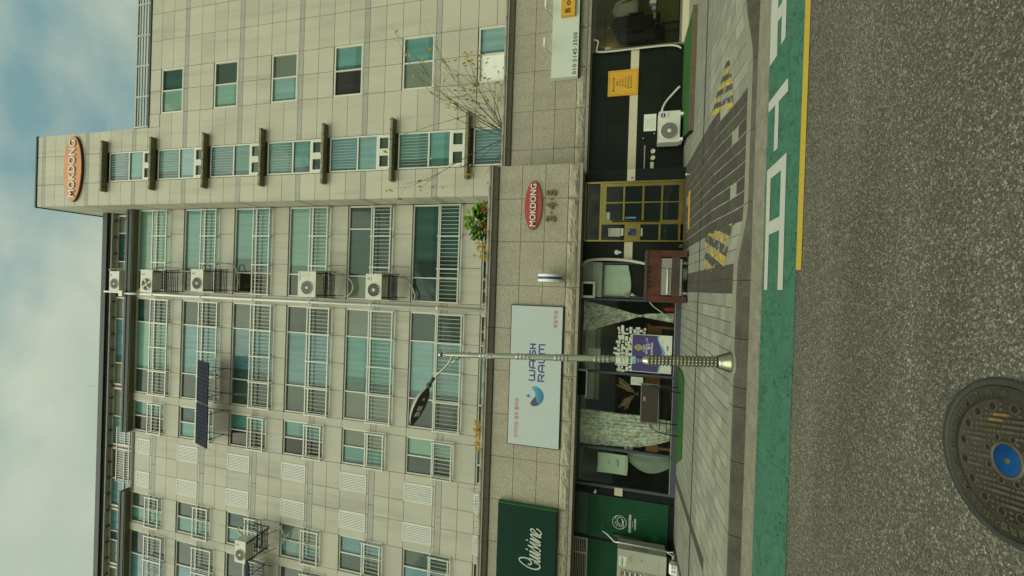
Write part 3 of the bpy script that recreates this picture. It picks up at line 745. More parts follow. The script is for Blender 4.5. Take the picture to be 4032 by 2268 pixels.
arc_letters('METROPOLITAN', 137.7, 86.8, .282, .034, .017)
arc_letters('GOVERNMENT', 78.0, 32.4, .282, .034, .018)
arc_letters('하수', 18.6, 3.3, .282, .034, .034)
arc_letters('서울특별시', 206, 173.7, .282, .034, .034)
arc_letters('.', 169, 169, .282, .01, .01)
# ================================================================== APARTMENT BUILDING
YM, YT = 14.07, 12.96
FL = 2.805
bld = thing('apartment_building', 'long beige stone clad apartment block with rows of railed windows', 'apartment building', (-7, YM, 0))
twr = thing('apartment_tower', 'taller beige stone clad tower wing with the orange oval sign', 'apartment building', (7, YT, 0))
# cores
MB().box(-40, 2.96, YM + .13, 22, 0, 23.10).build('wall', M_JOINT, bld)
MB().box(-40, 2.96, 14.965, 22, 23.11, 25.95).build('penthouse_wall', M_SOFFIT, bld)
MB().box(3.01, 26, YT + .12, 22, 0, 21.02).build('wall', M_JOINT, twr)
MB().box(3.01, 6.20, YT + .12, 18.5, 21.0, 27.88).build('upper_wall', M_JOINT, twr)

def cells(parent, name, m, xs, zs, yf, holes=(), gap=.008, th=.04):
    for i in range(len(xs) - 1):
        for j in range(len(zs) - 1):
            cx, cz = (xs[i] + xs[i + 1]) / 2, (zs[j] + zs[j + 1]) / 2
            if any(h[0] < cx < h[1] and h[2] < cz < h[3] for h in holes): continue
            pbox(name, parent, m, xs[i] + gap, xs[i + 1] - gap, yf, yf + th, zs[j] + gap, zs[j + 1] - gap)
mir = lambda x: -17.32 - x
YF = YM - .015
pn = 0
for k in range(-1, 6):
    T = 9.19 + FL * k
    low = max(T - FL, 3.4)
    b0, b1 = T - 1.52, T - 1.28
    W0 = -.72
    def cl(xs, zs, m=M_PANEL, name='cladding_panel'):
        zs = [z for z in zs if z > 3.3]
        if len(zs) > 1: cells(bld, name, m, xs, zs, YF)
    cl([W0, .6, 1.85, 2.96], [low, T - 2.0])
    for L_, R_ in ((-1.09, -.72), (-5.83, -5.48), (mir(-5.48), mir(-5.83))):
        cl([L_, R_], [low, b0]); cl([L_, R_], [b1, T]); cl([L_, R_], [b0, b1], M_BAND, 'band_stone')
    for q_ in (1, 0):
        xs = [-5.48, -4.37, -3.28, -2.19, -1.09]
        if q_ == 0: xs = sorted(mir(x) for x in xs)
        cl(xs, [low, T - 2.2])
        xs = [-7.24, -5.83]
        if q_ == 0: xs = sorted(mir(x) for x in xs)
        cl(xs, [low, T - 1.95])
    # blank zone with the louvers
    xs = [-10.08, -9.77, -9.06, -8.26, -7.55, -7.24]
    cl([-10.08, -9.06, -8.26, -7.24], [low, T - 2.16, b0])
    cl([-10.08, -8.66, -7.24], [b0, b1], M_BAND, 'band_stone')
    cl(xs, [b1, T - 1.17])
    for x0, x1 in ((-10.08, -9.77), (-9.06, -8.26), (-7.55, -7.24)): cl([x0, x1], [T - 1.17, T])
    # far wall left of the last window bay
    cl([-18.4, mir(-1.09)], [low, b0]); cl([-18.4, mir(-1.09)], [b1, T])

# window builder ---------------------------------------------------
def window(parent, x0, x1, zt, h, mulls, kinds, trans=1.10, yg=YM + .085, fw=.055, lower=None, m=M_FRAME, name='window'):
    """white framed sash window; mulls split it, trans is the height of the upper glass"""
    fm = MB()
    zb = zt - h
    y0, y1 = yg - .055, yg + .03
    fm.box(x0, x0 + fw, y0, y1, zb, zt); fm.box(x1 - fw, x1, y0, y1, zb, zt)
    fm.box(x0 + fw, x1 - fw, y0, y1, zt - fw, zt); fm.box(x0 + fw, x1 - fw, y0 - .02, y1, zb, zb + fw * .9)
    xe = [x0 + fw] + [v for v in mulls] + [x1 - fw]
    for v in mulls: fm.box(v - .022, v + .022, y0 + .008, y1, zb + fw, zt - fw)
    zm = zt - trans if trans else None
    if zm:
        for i in range(len(xe) - 1):
            a_, b_ = xe[i] + (.022 if i else 0), xe[i + 1] - (.022 if i < len(xe) - 2 else 0)
            fm.box(a_, b_, y0 + .012, y1, zm - .035, zm + .02)
    wo = fm.build(name, m, parent)
    for i in range(len(xe) - 1):
        a_, b_ = xe[i] + (.022 if i else 0), xe[i + 1] - (.022 if i < len(xe) - 2 else 0)
        rec = .02 if i % 2 else 0.0
        if zm:
            pbox('pane', wo, PANES[kinds[i]], a_, b_, yg + rec * .4, yg + .012 + rec * .4, zm + .02, zt - fw)
            kk = kinds[i] if not lower else lower[i]
            pbox('pane', wo, PANES[kk], a_, b_, yg + rec * .4, yg + .012 + rec * .4, zb + fw, zm - .035)
        else:
            pbox('pane', wo, PANES[kinds[i]], a_, b_, yg + rec * .4, yg + .012 + rec * .4, zb + fw, zt - fw)
        # slim sash rim
    return wo
bar_mesh = {}
bars_far = MB(); nbar = 0
def guard_rail(parent, x0, x1, zt, zb, posts, single=True):
    global nbar
    yr = YM - .14
    rm = MB()
    rm.box(x0 - .03, x1 + .03, yr - .02, yr + .02, zt - .05, zt); rm.box(x0 - .03, x1 + .03, yr - .02, yr + .02, zb, zb + .05)
    pts = [x0] + posts + [x1]
    for v in pts:
        rm.box(v - .025, v + .025, yr - .028, yr + .028, zb - .03, zt + .03)
        for z in (zt - .03, zb + .02): rm.box(v - .012, v + .012, yr + .028, YM + .0, z - .012, z + .012)
    ro = rm.build('guard_rail', M_RAIL, parent)
    hh = round(zt - zb - .1, 3)
    if hh not in bar_mesh: bar_mesh[hh] = MB().tube([(0, 0, 0), (0, 0, hh)], .0105, 6, caps=False).mesh('rail_bar', M_RAIL)
    for i in range(len(pts) - 1):
        wd = pts[i + 1] - pts[i]; n = max(2, int(wd / .138))
        for j in range(1, n):
            x = pts[i] + wd * j / n
            if single and nbar < 298:
                inst(bar_mesh[hh], 'rail_bar', ro, (x, yr, zb + .05)); nbar += 1
            else: bars_far.tube([(x, yr, zb + .05), (x, yr, zb + .05 + hh)], .0105, 6, caps=False)
KA = [('deep', 'deep'), ('grey', 'deep'), ('dark', 'mint'), ('open', 'teal'), ('dark', 'teal'), ('dark', 'mint')]
KB = [('dark', 'sky', 'dark'), ('grey', 'teal', 'grey'), ('dark', 'blue', 'dark'), ('dark', 'blue', 'dark'), ('dark', 'blue', 'deep'), ('dark', 'mint', 'deep')]
KC = [('dark', 'mint'), ('teal', 'grey'), ('open', 'teal'), ('open', 'teal'), ('teal', 'deep'), ('open', 'teal')]
KD = [('blue', 'dark'), ('dark', 'blue'), ('teal', 'grey'), ('teal', 'deep'), ('teal', 'dark'), ('teal', 'dark')]
KE = [('deep', 'dark', 'dark'), ('dark', 'teal', 'dark'), ('dark', 'teal', 'dark'), ('dark', 'teal', 'dark'), ('dark', 'blue', 'dark'), ('dark', 'blue', 'dark')]
for k in range(-1, 6):
    T = 9.19 + FL * k; kk = max(k, 0)
    wdw = []
    if k == 1: window(bld, -.72, 2.955, T, 2.0, [.2, 2.05], ('grey', 'deep', 'dark'))
    else: window(bld, -.72, 2.955, T, 2.0, [.2], KA[kk])
    window(bld, -5.48, -1.09, T, 2.2, [-4.37, -2.19], KB[kk])
    window(bld, -7.24, -5.83, T, 1.95, [-6.54], KC[kk])
    window(bld, mir(-5.83), mir(-7.24), T, 1.95, [mir(-6.54)], KD[kk])
    window(bld, mir(-1.09), mir(-5.48), T, 2.2, [mir(-2.19), mir(-4.37)], KE[kk])
    if k >= 0:
        s_ = k <= 2
        guard_rail(bld, -.68 if k not in (0, 3) else -.68, 2.9, T - 1.12, T - 1.98, [.55, 1.75], s_)
        guard_rail(bld, -5.44, -1.13, T - 1.12, T - 2.17, [-4.37, -3.28, -2.19], s_)
        guard_rail(bld, -7.2, -5.87, T - 1.12, T - 1.93, [], s_)
        guard_rail(bld, mir(-5.87), mir(-7.2), T - 1.12, T - 1.93, [], s_)
        guard_rail(bld, mir(-1.13), mir(-5.44), T - 1.12, T - 2.17, [mir(-4.37), mir(-3.28), mir(-2.19)], s_)
    # louvers
    for x0, x1 in ((-8.26, -7.55), (-9.77, -9.06)):
        h = 1.17
        zt, zb = T, T - h
        if k == 5: zt = T - .40
        fm = MB()
        for a_, b_, c_, d_ in ((x0, x0 + .035, zb, zt), (x1 - .035, x1, zb, zt), (x0 + .035, x1 - .035, zt - .035, zt), (x0 + .035, x1 - .035, zb, zb + .035)):
            fm.box(a_, b_, YM - .03, YM + .004, c_, d_)
        lo = fm.build('louver', M_FRAME, bld)
        pbox('louver_back', lo, M_JOINT, x0 + .01, x1 - .01, YM + .006, YM + .02, zb + .01, zt - .01)
        nsl = 10; wd = (x1 - x0 - .07) / nsl
        for j in range(nsl):
            xa = x0 + .035 + wd * (j + .5)
            o_ = pbox('slat', lo, M_LOUV, xa - wd * .345, xa + wd * .345, YM - .022, YM - .012, zb + .035, zt - .035)
            o_.rotation_euler = (0, 0, radians(9))
        if k == 5: pbox('cladding_panel', bld, M_PANEL, x0 + .006, x1 - .006, YF, YF + .04, zt + .006, T - .006)
tag(bars_far.build('rail_bars_upper', M_RAIL, bld), kind='stuff')
# downpipe with its collars
pp = MB(); pp.tube([(-.905, YM - .09, 3.6), (-.905, YM - .09, 23.0)], .048, 12)
dp = pp.build('downpipe', M_WHITE, bld)
for z in [5.2 + 2.805 * i for i in range(7)]:
    pbox('pipe_collar', dp, M_WHITE, -.968, -.842, YM - .15, YM - .01, z, z + .05)
pbox('hopper', dp, M_WHITE, -1.03, -.78, 13.70, 13.87, 23.50, 23.72)
MB().tube([(-.905, 13.80, 23.55), (-.905, 13.86, 23.0), (-.905, YM - .09, 22.8)], .05, 10).build('pipe_bend', M_WHITE, dp)
MB().tube([(-.905, 13.82, 23.6), (-.905, 14.6, 24.0), (-.905, 14.62, 25.9), (-.905, 14.60, 26.1)], .05, 10).build('upper_pipe', M_WHITE, dp)
# eaves: dark edge boards over the window bays, a bare parapet over the louvers
for x0, x1 in ((-7.30, 2.95), (-40, -10.02)):
    MB().box(x0, x1, 13.85, 14.96, 23.24, 23.42).build('eave', M_DARKROOF, bld)
    MB().box(x0, x1, 13.83, 13.848, 23.45, 23.56).build('eave_edge', M_DARKROOF, bld)
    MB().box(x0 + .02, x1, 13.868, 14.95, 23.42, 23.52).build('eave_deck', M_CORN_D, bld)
    MB().box(x0 + .02, x1, 13.872, 14.085, 23.20, 23.238).build('eave_soffit', M_SOFFIT, bld)
    MB().box(x0 + .02, x1, 14.045, 14.09, 23.195, 23.0 + .2).build('eave_bead', M_CORN_D, bld) if False else None
MB().box(-10.02, -7.30, 14.03, 14.10, 23.03, 23.16).build('parapet_edge', M_DARKROOF, bld)
MB().box(-10.02, -7.30, 14.035, 14.06, 23.00, 23.028).build('flashing', M_BROWN, bld)
# penthouse windows and its roof
def ph_window(x0, x1, mulls, kinds):
    return window(bld, x0, x1, 25.86, 2.35, mulls, kinds, trans=.86, yg=14.955, fw=.08)
ph_window(-.70, 2.90, [.6, 2.0], ('grey', 'deep', 'grey'))
ph_window(-5.55, -1.16, [-4.45, -2.25], ('grey', 'blue', 'grey'))
ph_window(-8.55, -5.68, [-7.10], ('blue', 'grey'))
ph_window(-11.6, -8.67, [-10.2], ('blue', 'dark'))
ph_window(-14.5, -11.7, [-12.83, -13.3], ('grey', 'grey', 'blue'))
ph_window(-17.5, -14.6, [-16.0], ('blue', 'grey'))
for x in (-5.615, -8.61, -11.65, -14.55, -.93):
    pbox('brown_post', bld, M_BROWN if x != -.93 else M_FRAME, x - .05, x + .05, 14.90, 14.96, 23.5, 25.86)
ro = MB()
for x0, x1 in ((-10.0, -7.4),):
    yr = 14.45
    ro.box(x0, x1, yr - .02, yr + .02, 24.72, 24.77); ro.box(x0, x1, yr - .02, yr + .02, 23.9, 23.95)
    for i in range(24):
        x = x0 + (x1 - x0) * i / 23; ro.box(x - .012, x + .012, yr - .012, yr + .012, 23.9, 24.75)
tag(ro.build('roof_rail', M_GREYMET, bld), kind='stuff')
rf = MB().box(-40, 2.96, 14.66, 22, 25.96, 26.16).build('roof', M_DARKROOF, bld)
MB().box(-40, 2.96, 14.58, 14.655, 26.03, 26.33).build('roof_edge', M_DARKROOF, rf)
MB().box(-40, 2.96, 14.70, 14.95, 25.86, 25.955).build('roof_soffit', M_BAND, rf)
for i in range(26):
    x = 2.6 - i * .8
    pbox('soffit_bracket', rf, M_CORN_D, x - .05, x + .05, 14.70, 14.94, 25.80, 25.858)
mast = thing('roof_antenna', 'thin upright antenna rod on the flat roof edge', 'antenna', (-5.9, 15.2, 26.16))
MB().tube([(-5.9, 15.2, 26.16), (-5.9, 15.2, 28.3)], .012, 5).build('rod', M_GREYMET, mast)
MB().lathe([(.09, 0), (.09, .03), (.03, .05)], (-5.9, 15.2, 26.16), 10).build('foot', M_GREYMET, mast)

# ================================================================== TOWER
XT = [2.985, 3.97, 5.26, 6.756, 7.70, 8.61, 9.83, 10.97, 12.10, 13.3, 14.5]
YTF = YT
def tower_rows(zmax):
    rows = []
    b = 7.72 - 2 * FL
    while b < zmax:
        for a0, a1, kd in ((0, .20, 1), (.20, .83, 0), (.83, 1.48, 0), (1.48, 2.14, 0), (2.14, FL, 0)):
            rows.append((b + a0, b + a1, kd))
        b += FL
    return rows
ths = []
for k in range(-1, 6):
    ths.append((3.97, 5.26, 9.247 + FL * k - 2.56, 9.247 + FL * k + .24))
whs = [(6.756, 8.61, 6.37 + FL * k - 1.20, 6.37 + FL * k) for k in range(-1, 6)]
for z0, z1, kd in tower_rows(27.8):
    if z1 < 3.9: continue
    for i in range(len(XT) - 1):
        x0, x1 = XT[i], XT[i + 1]
        if z0 > 20.9 and x0 > 6.0: continue
        if z0 > 27.75: continue
        zz0, zz1 = z0, min(z1, 27.86)
        if z1 > 21.06 and x0 < 6.0 and x1 > 6.22: x1 = 6.215
        if x0 > 5.5 and zz1 > 21.0: zz1 = 21.0
        if zz1 - zz0 < .08: continue
        cx = (x0 + x1) / 2
        segs = [(zz0, zz1)]
        for h in (ths if i == 1 else (whs if i in (3, 4) else ())):
            ns_ = []
            for a_, b_ in segs:
                if h[3] <= a_ or h[2] >= b_: ns_.append((a_, b_)); continue
                if h[2] - a_ > .03: ns_.append((a_, h[2]))
                if b_ - h[3] > .03: ns_.append((h[3], b_))
            segs = ns_
        for a_, b_ in segs:
            pbox('band_stone' if kd else 'cladding_panel', twr, M_BAND if kd else M_PANEL2, x0 + .009, x1 - .009, YTF, YTF + .035, a_ + .0075, b_ - .0075)
    # left flank of the tower
    if z0 > 27.75: continue
    yc = [YT + .012, 14.05] if z1 < 25.5 else [YT + .012, 13.9, 14.9, 15.9, 16.9, 18.4]
    if 21.0 < z1 and z1 <= 25.5: yc = [YT + .012, 14.05, 15.2, 16.9, 18.4]
    for j in range(len(yc) - 1):
        pbox('flank_stone' if not kd else 'flank_band', twr, M_BAND if kd else M_PANEL2, 2.972, 3.006, yc[j] + .012, yc[j + 1] - .012, z0 + .012, min(z1, 27.86) - .012)
pbox('cladding_panel', twr, M_PANEL2, 6.225, 6.748, YTF, YTF + .035, 20.45, 21.0)
MB().box(2.93, 6.24, YT - .03, 18.5, 27.885, 27.97).build('coping', M_DARKROOF, twr)
MB().box(6.24, 26, YT - .02, YT + .4, 21.02, 21.09).build('coping', M_DARKROOF, twr)
# rooftop railing
for z in (21.34, 21.50, 21.66, 21.82):
    pbox('handrail', twr, M_RAIL, 6.27, 16, YT + .10, YT + .14, z, z + .035)
pbox('handrail', twr, M_RAIL, 6.27, 16, YT + .09, YT + .15, 21.95, 22.0)
pbox('handrail', twr, M_RAIL, 6.27, 16, YT + .09, YT + .15, 21.20, 21.24)
for x in (6.30, 7.60, 8.92, 10.22, 11.55, 12.9, 14.2):
    pbox('rail_post', twr, M_RAIL, x - .03, x + .03, YT + .07, YT + .11, 21.09, 22.0)
# right-hand column of sash windows
KW = [('white', 'sky'), ('grey', 'teal'), ('open', 'teal'), ('sky', 'grey'), ('mint', 'dark'), ('mint', 'deep')]
for k in range(-1, 6):
    kk = max(0, k)
    window(twr, 6.756, 8.61, 6.37 + FL * k, 1.20, [7.70], KW[kk], trans=None, yg=YT + .07, fw=.06)
# stair strip: slatted glass, plain glass, two vents, under a weathered canopy each floor
for k in range(-1, 6):
    t = 9.247 + FL * k
    x0, x1 = 3.985, 5.25
    y0, y1 = YT + .002, YT + .06
    fm = MB()
    fm.box(x0, x0 + .05, y0, y1, t - 2.55, t); fm.box(x1 - .05, x1, y0, y1, t - 2.55, t)
    for z0, z1 in ((t - .05, t), (t - 1.20, t - 1.14), (t - 2.0, t - 1.94), (t - 2.55, t - 2.50)): fm.box(x0 + .05, x1 - .05, y0, y1, z0, z1)
    fm.box((x0 + x1) / 2 - .05, (x0 + x1) / 2 + .05, y0, y1, t - 2.5, t - 2.0)
    wo = fm.build('stair_window', M_FRAME, twr)
    pbox('pane', wo, PANES['blue' if k % 2 else 'teal'], x0 + .05, x1 - .05, YT + .045, YT + .057, t - 1.14, t - .05)
    pbox('pane', wo, PANES['sky' if k in (1, 4) else 'teal'], x0 + .05, x1 - .05, YT + .045, YT + .057, t - 1.94, t - 1.20)
    for a_, b_ in ((x0 + .05, (x0 + x1) / 2 - .05), ((x0 + x1) / 2 + .05, x1 - .05)):
        s_ = MB()
        for c_, d_, e_, f_ in ((a_, a_ + .07, t - 2.5, t - 2.0), (b_ - .07, b_, t - 2.5, t - 2.0), (a_ + .07, b_ - .07, t - 2.08, t - 2.0), (a_ + .07, b_ - .07, t - 2.5, t - 2.42)):
            s_.box(c_, d_, YT - .022, YT + .02, e_, f_)
        s_.build('vent_sash', M_FRAME, wo)
        pbox('pane', wo, PANES['dark'], a_ + .07, b_ - .07, YT + .03, YT + .04, t - 2.42, t - 2.08)
    ib = MB()
    for j in range(10):
        x = x0 + .16 + j * (x1 - x0 - .32) / 9; ib.box(x - .006, x + .006, YT + .025, YT + .036, t - 1.10, t - .09)
    tag(ib.build('window_bars', M_RAIL, wo), kind='stuff')
    # canopy
    def cz(u, v):  # gently sagging weathered sheet
        x = 3.54 + (5.74 - 3.54) * u
        return x
    cp = MB(); prof = [(YT - .005, t + .245), (YT - .20, t + .225), (YT - .21, t + .125), (YT - .19, t + .11), (YT - .005, t + .12)]
    cp.prism(prof, 3.54, 5.74, axis='x')
    co_ = cp.build('canopy', M_CANOPY, twr)
    for j in range(7):
        x = 3.6 + j * .348; pbox('canopy_rib', co_, M_CANOPY, x - .02, x + .02, YT - .222, YT - .208, t + .125, t + .23)

# ================================================================== SIGNS ON THE TOWER AND FASCIA
def oval_sign(name, label, cx, cz_, rx, rz, y, m, depth, tx, tz, bold=.012):
    o = thing(name, label, 'oval sign', (cx, y, cz_))
    pts = [(cx + rx * cos(2 * pi * i / 48), cz_ + rz * sin(2 * pi * i / 48)) for i in range(48)]
    MB().prism(pts, y - depth, y - .004).build('sign_board', m, o)
    pts2 = [(cx + rx * 1.015 * cos(2 * pi * i / 48), cz_ + rz * 1.02 * sin(2 * pi * i / 48)) for i in range(48)]
    MB().prism(pts2, y - depth * .72, y - .0055).build('sign_rim', mat(m.name + '_rim', (.10, .05, .03), .6), o)
    text(o, 'lettering', 'MOKDONG', M_LETTER, cx - tx, cx + tx, cz_ - tz, cz_ + tz, y - depth - .001, .035, bold, spacing=1.05)
    return o
oval_sign('oval_sign', 'faded orange oval sign reading MOKDONG high on the tower', 4.62, 25.40, 1.45, .56, YT, M_ORANGE, .10, 1.27, .205)

# ================================================================== AIR CONDITIONERS ON THE FACADE
def ac_unit(label, xl, xr, zb, zt, yf, depth, brand, style, group='air conditioner units hung on the facade', fan_left=True, bracket=True, hose=None, name='air_conditioner'):
    o = thing(name, label, 'air conditioner', ((xl + xr) / 2, yf + depth, zb), group)
    wd = xr - xl; h = zt - zb
    bd = MB(); bd.box(xl, xr, yf, yf + depth, zb, zt)
    bo = bd.build('casing', M_AC, o)
    r = min(h, wd * .62) * .43
    fx = xl + wd * .37 if fan_left else xr - wd * .37
    fz = (zb + zt) / 2 - h * .02
    # recessed fan: dark disc, ring and grille
    MB().lathe([(.0001, 0), (r, 0)], (fx, yf - .003, fz), 32, (0, -1, 0)).build('fan_opening', M_GRILLE if style == 'mesh' else mat('fan_dark', (.05, .05, .045), .7), o)
    MB().lathe([(r * .97, .002), (r, .014), (r * 1.06, .014), (r * 1.08, .0)], (fx, yf, fz), 32, (0, -1, 0)).build('fan_ring', M_AC, o)
    g = MB()
    if style == 'mesh':
        for rr in (.35, .5, .65, .8, .92): g.lathe([(r * rr - .003, .007), (r * rr + .003, .007)], (fx, yf, fz), 28, (0, -1, 0))
        nsp = 28; rad = .003
    elif style == 'blade': nsp = 8; rad = .004
    else: nsp = 12; rad = .006
    for i in range(nsp):
        t = 2 * pi * i / nsp
        g.tube([(fx + cos(t) * r * .2, yf - .008, fz + sin(t) * r * .2), (fx + cos(t) * r, yf - .008, fz + sin(t) * r)], rad, 4, caps=False)
    tag(g.build('fan_guard', M_AC if style != 'mesh' else mat('guard_grey', (.22, .21, .18), .5), o), kind='stuff')
    MB().lathe([(.0001, .018), (r * .2, .016), (r * .25, .006)], (fx, yf, fz), 20, (0, -1, 0)).build('fan_hub', M_AC, o)
    if style == 'blade':
        for i in range(4):
            t = 2 * pi * i / 4 + .4
            bl = MB(); bl.quad([(fx + cos(t + a_) * rr * r, yf - .005, fz + sin(t + a_) * rr * r) for a_, rr in ((0, .2), (-.1, .9), (.35, .93), (.55, .25))])
            bl.build('fan_blade', M_AC, o)
    sx = xr - wd * .06 if fan_left else xl + wd * .06
    if brand == 'LG':
        lx = xr - wd * .19; lz = zt - h * .17
        MB().lathe([(.0001, .004), (.05 * h / .68, .004)], (lx, yf, lz), 20, (0, -1, 0)).build('logo_disc', mat('logo_pink', (.50, .22, .20), .6), o)
        tq = [(lx - .006, lz + .03), (lx - .006, lz - .025), (lx + .02, lz - .025)]
        lm = MB(); s_ = h / .68
        lm.box(lx - .008 * s_, lx + .0, yf - .0052, yf - .0045, lz - .025 * s_, lz + .025 * s_); lm.box(lx, lx + .018 * s_, yf - .0052, yf - .0045, lz - .025 * s_, lz - .018 * s_)
        lm.build('logo_mark', M_AC, o)
        text(o, 'brand_lettering', 'LG', mat('print_grey', (.12, .12, .10), .6), lx - .055 * s_, lx + .055 * s_, lz - .15 * s_, lz - .08 * s_, yf - .0015, bold=.02)
    elif brand == 'SAMSUNG':
        text(o, 'brand_lettering', 'SAMSUNG', M_PRINTBK, xr - wd * .36, xr - wd * .03, zt - h * .135, zt - h * .085, yf - .0015, bold=.03)
        for i in range(6):
            z = zt - h * (.22 + .09 * i)
            pbox('vent_slot', o, mat('slot_grey', (.36, .35, .29), .6), xr - wd * .22, xr - wd * .05, yf - .002, yf + .01, z - .008, z + .004)
    elif brand == 'badge':
        bx = xr - wd * .13; bz = zt - h * .2
        MB().lathe([(.0001, .003), (.055, .003)], (bx, yf, bz), 24, (0, -1, 0)).build('badge', M_BLUESTRIPE, o)
        pbox('badge_label', o, mat('badge_white', (.5, .52, .5), .5), bx - .04, bx + .04, yf - .005, yf - .0035, bz - .012, bz + .012)
        text(o, 'badge_lettering', 'INVERTER', mat('print_red', (.45, .06, .04), .5), bx - .065, bx + .065, bz - .135, bz - .105, yf - .0015, bold=.01)
    elif brand == 'disc':
        MB().lathe([(.0001, .003), (.05, .003)], (xr - wd * .2, yf, zt - h * .2), 20, (0, -1, 0)).build('badge', M_BLUESTRIPE, o)
    # fins on the dark back half
    pbox('coil', o, M_GRILLE, xl + .02, xr - .02, yf + depth, yf + depth + .01, zb + .03, zt - .03)
    # side cover with the valve
    pbox('valve_cover', o, M_AC, xr, xr + .03, yf + depth * .45, yf + depth * .9, zb + h * .2, zb + h * .65)
    if bracket:
        bk = MB()
        for x in (xl + .06, xr - .06):
            bk.box(x - .018, x + .018, yf + .02, YM - .11, zb - .035, zb - .003)
            bk.tube([(x, yf + .1, zb - .03), (x, YM - .13, zb - .42)], .012, 5)
        for z in (zb + h * .5, zt - .02):
            bk.box(xl - .05, xr + .05, YM - .20, YM - .165, z, z + .03)
        for i_ in range(9):
            yy = yf + depth + .02 + (YM - .16 - yf - depth) * i_ / 9; bk.box(xl - .02, xr + .02, yy, yy + .022, zb - .035, zb - .012)
        for x in (xl - .03, xl + wd * .33, xl + wd * .66, xr + .03): bk.box(x - .01, x + .01, YM - .2, YM - .175, zb - .05, zt)
        for x in (xl - .04, xr + .04): bk.box(x - .013, x + .013, YM - .2, YM - .165, zb - .1, zt + .12)
        bk.build('bracket', mat('bracket_grey', (.045, .045, .04), .6), o)
    if hose:
        MB().tube(smooth_path(hose, 6), .028, 8).build('hose', M_CABLE, o)
    return o
Y_AC = 12.86
f_ = Y_AC / 13.4
zc = lambda z: 1.65 + (z - 1.65) * f_
ac_unit('cream LG air conditioner with visible fan blades under the top floor eave', -.76, .18, zc(21.25), zc(21.93), Y_AC, .36, 'LG', 'blade', hose=[(.15, 13.3, zc(21.95)), (.32, 13.5, zc(21.9)), (.30, 13.95, zc(21.3)), (.1, 14.0, zc(20.9))])
ac_unit('cream LG air conditioner second from the top beside the downpipe', -.62, .27, zc(18.42), zc(19.08), Y_AC, .36, 'LG', 'spoke', hose=[(.24, 13.3, zc(19.1)), (.55, 13.4, zc(18.9)), (.5, 13.9, zc(18.1)), (-.1, 13.98, zc(17.9)), (-.55, 13.99, zc(17.95))])
ac_unit('white SAMSUNG air conditioner with a large mesh fan beside the downpipe', -.65, .30, zc(12.87), zc(13.68), Y_AC, .36, 'SAMSUNG', 'mesh', hose=[(.28, 13.4, zc(12.6)), (.1, 13.9, zc(12.2)), (-.3, 13.98, zc(12.05)), (-.62, 13.98, zc(12.3))])
ac_unit('cream LG air conditioner with twelve fan spokes lowest beside the downpipe', -.62, .27, zc(10.02), zc(10.68), Y_AC, .36, 'LG', 'spoke', hose=[(.3, 13.3, zc(10.62)), (.33, 13.5, zc(10.2)), (.1, 13.9, zc(9.6)), (-.4, 13.98, zc(9.28)), (-.62, 13.98, zc(9.3))])
ac_unit('cream LG air conditioner hung out left of the louvers', -11.12, -10.27, zc(15.83), zc(16.36), Y_AC, .38, 'LG', 'mesh', hose=[(-10.3, 13.2, zc(16.4)), (-10.05, 13.2, zc(16.6)), (-9.95, 13.6, zc(16.3)), (-10.05, 13.95, zc(15.5)), (-10.5, 13.98, zc(15.05)), (-10.85, 13.98, zc(15.1))])
ac_unit('half hidden air conditioner on the top floor behind the eave', -.85, .10, 24.86, 25.50, 14.42, .34, 'disc', 'mesh', bracket=False, hose=[(.1, 14.5, 25.5), (.2, 14.5, 25.6), (.22, 14.8, 25.0), (.2, 14.8, 24.4)])

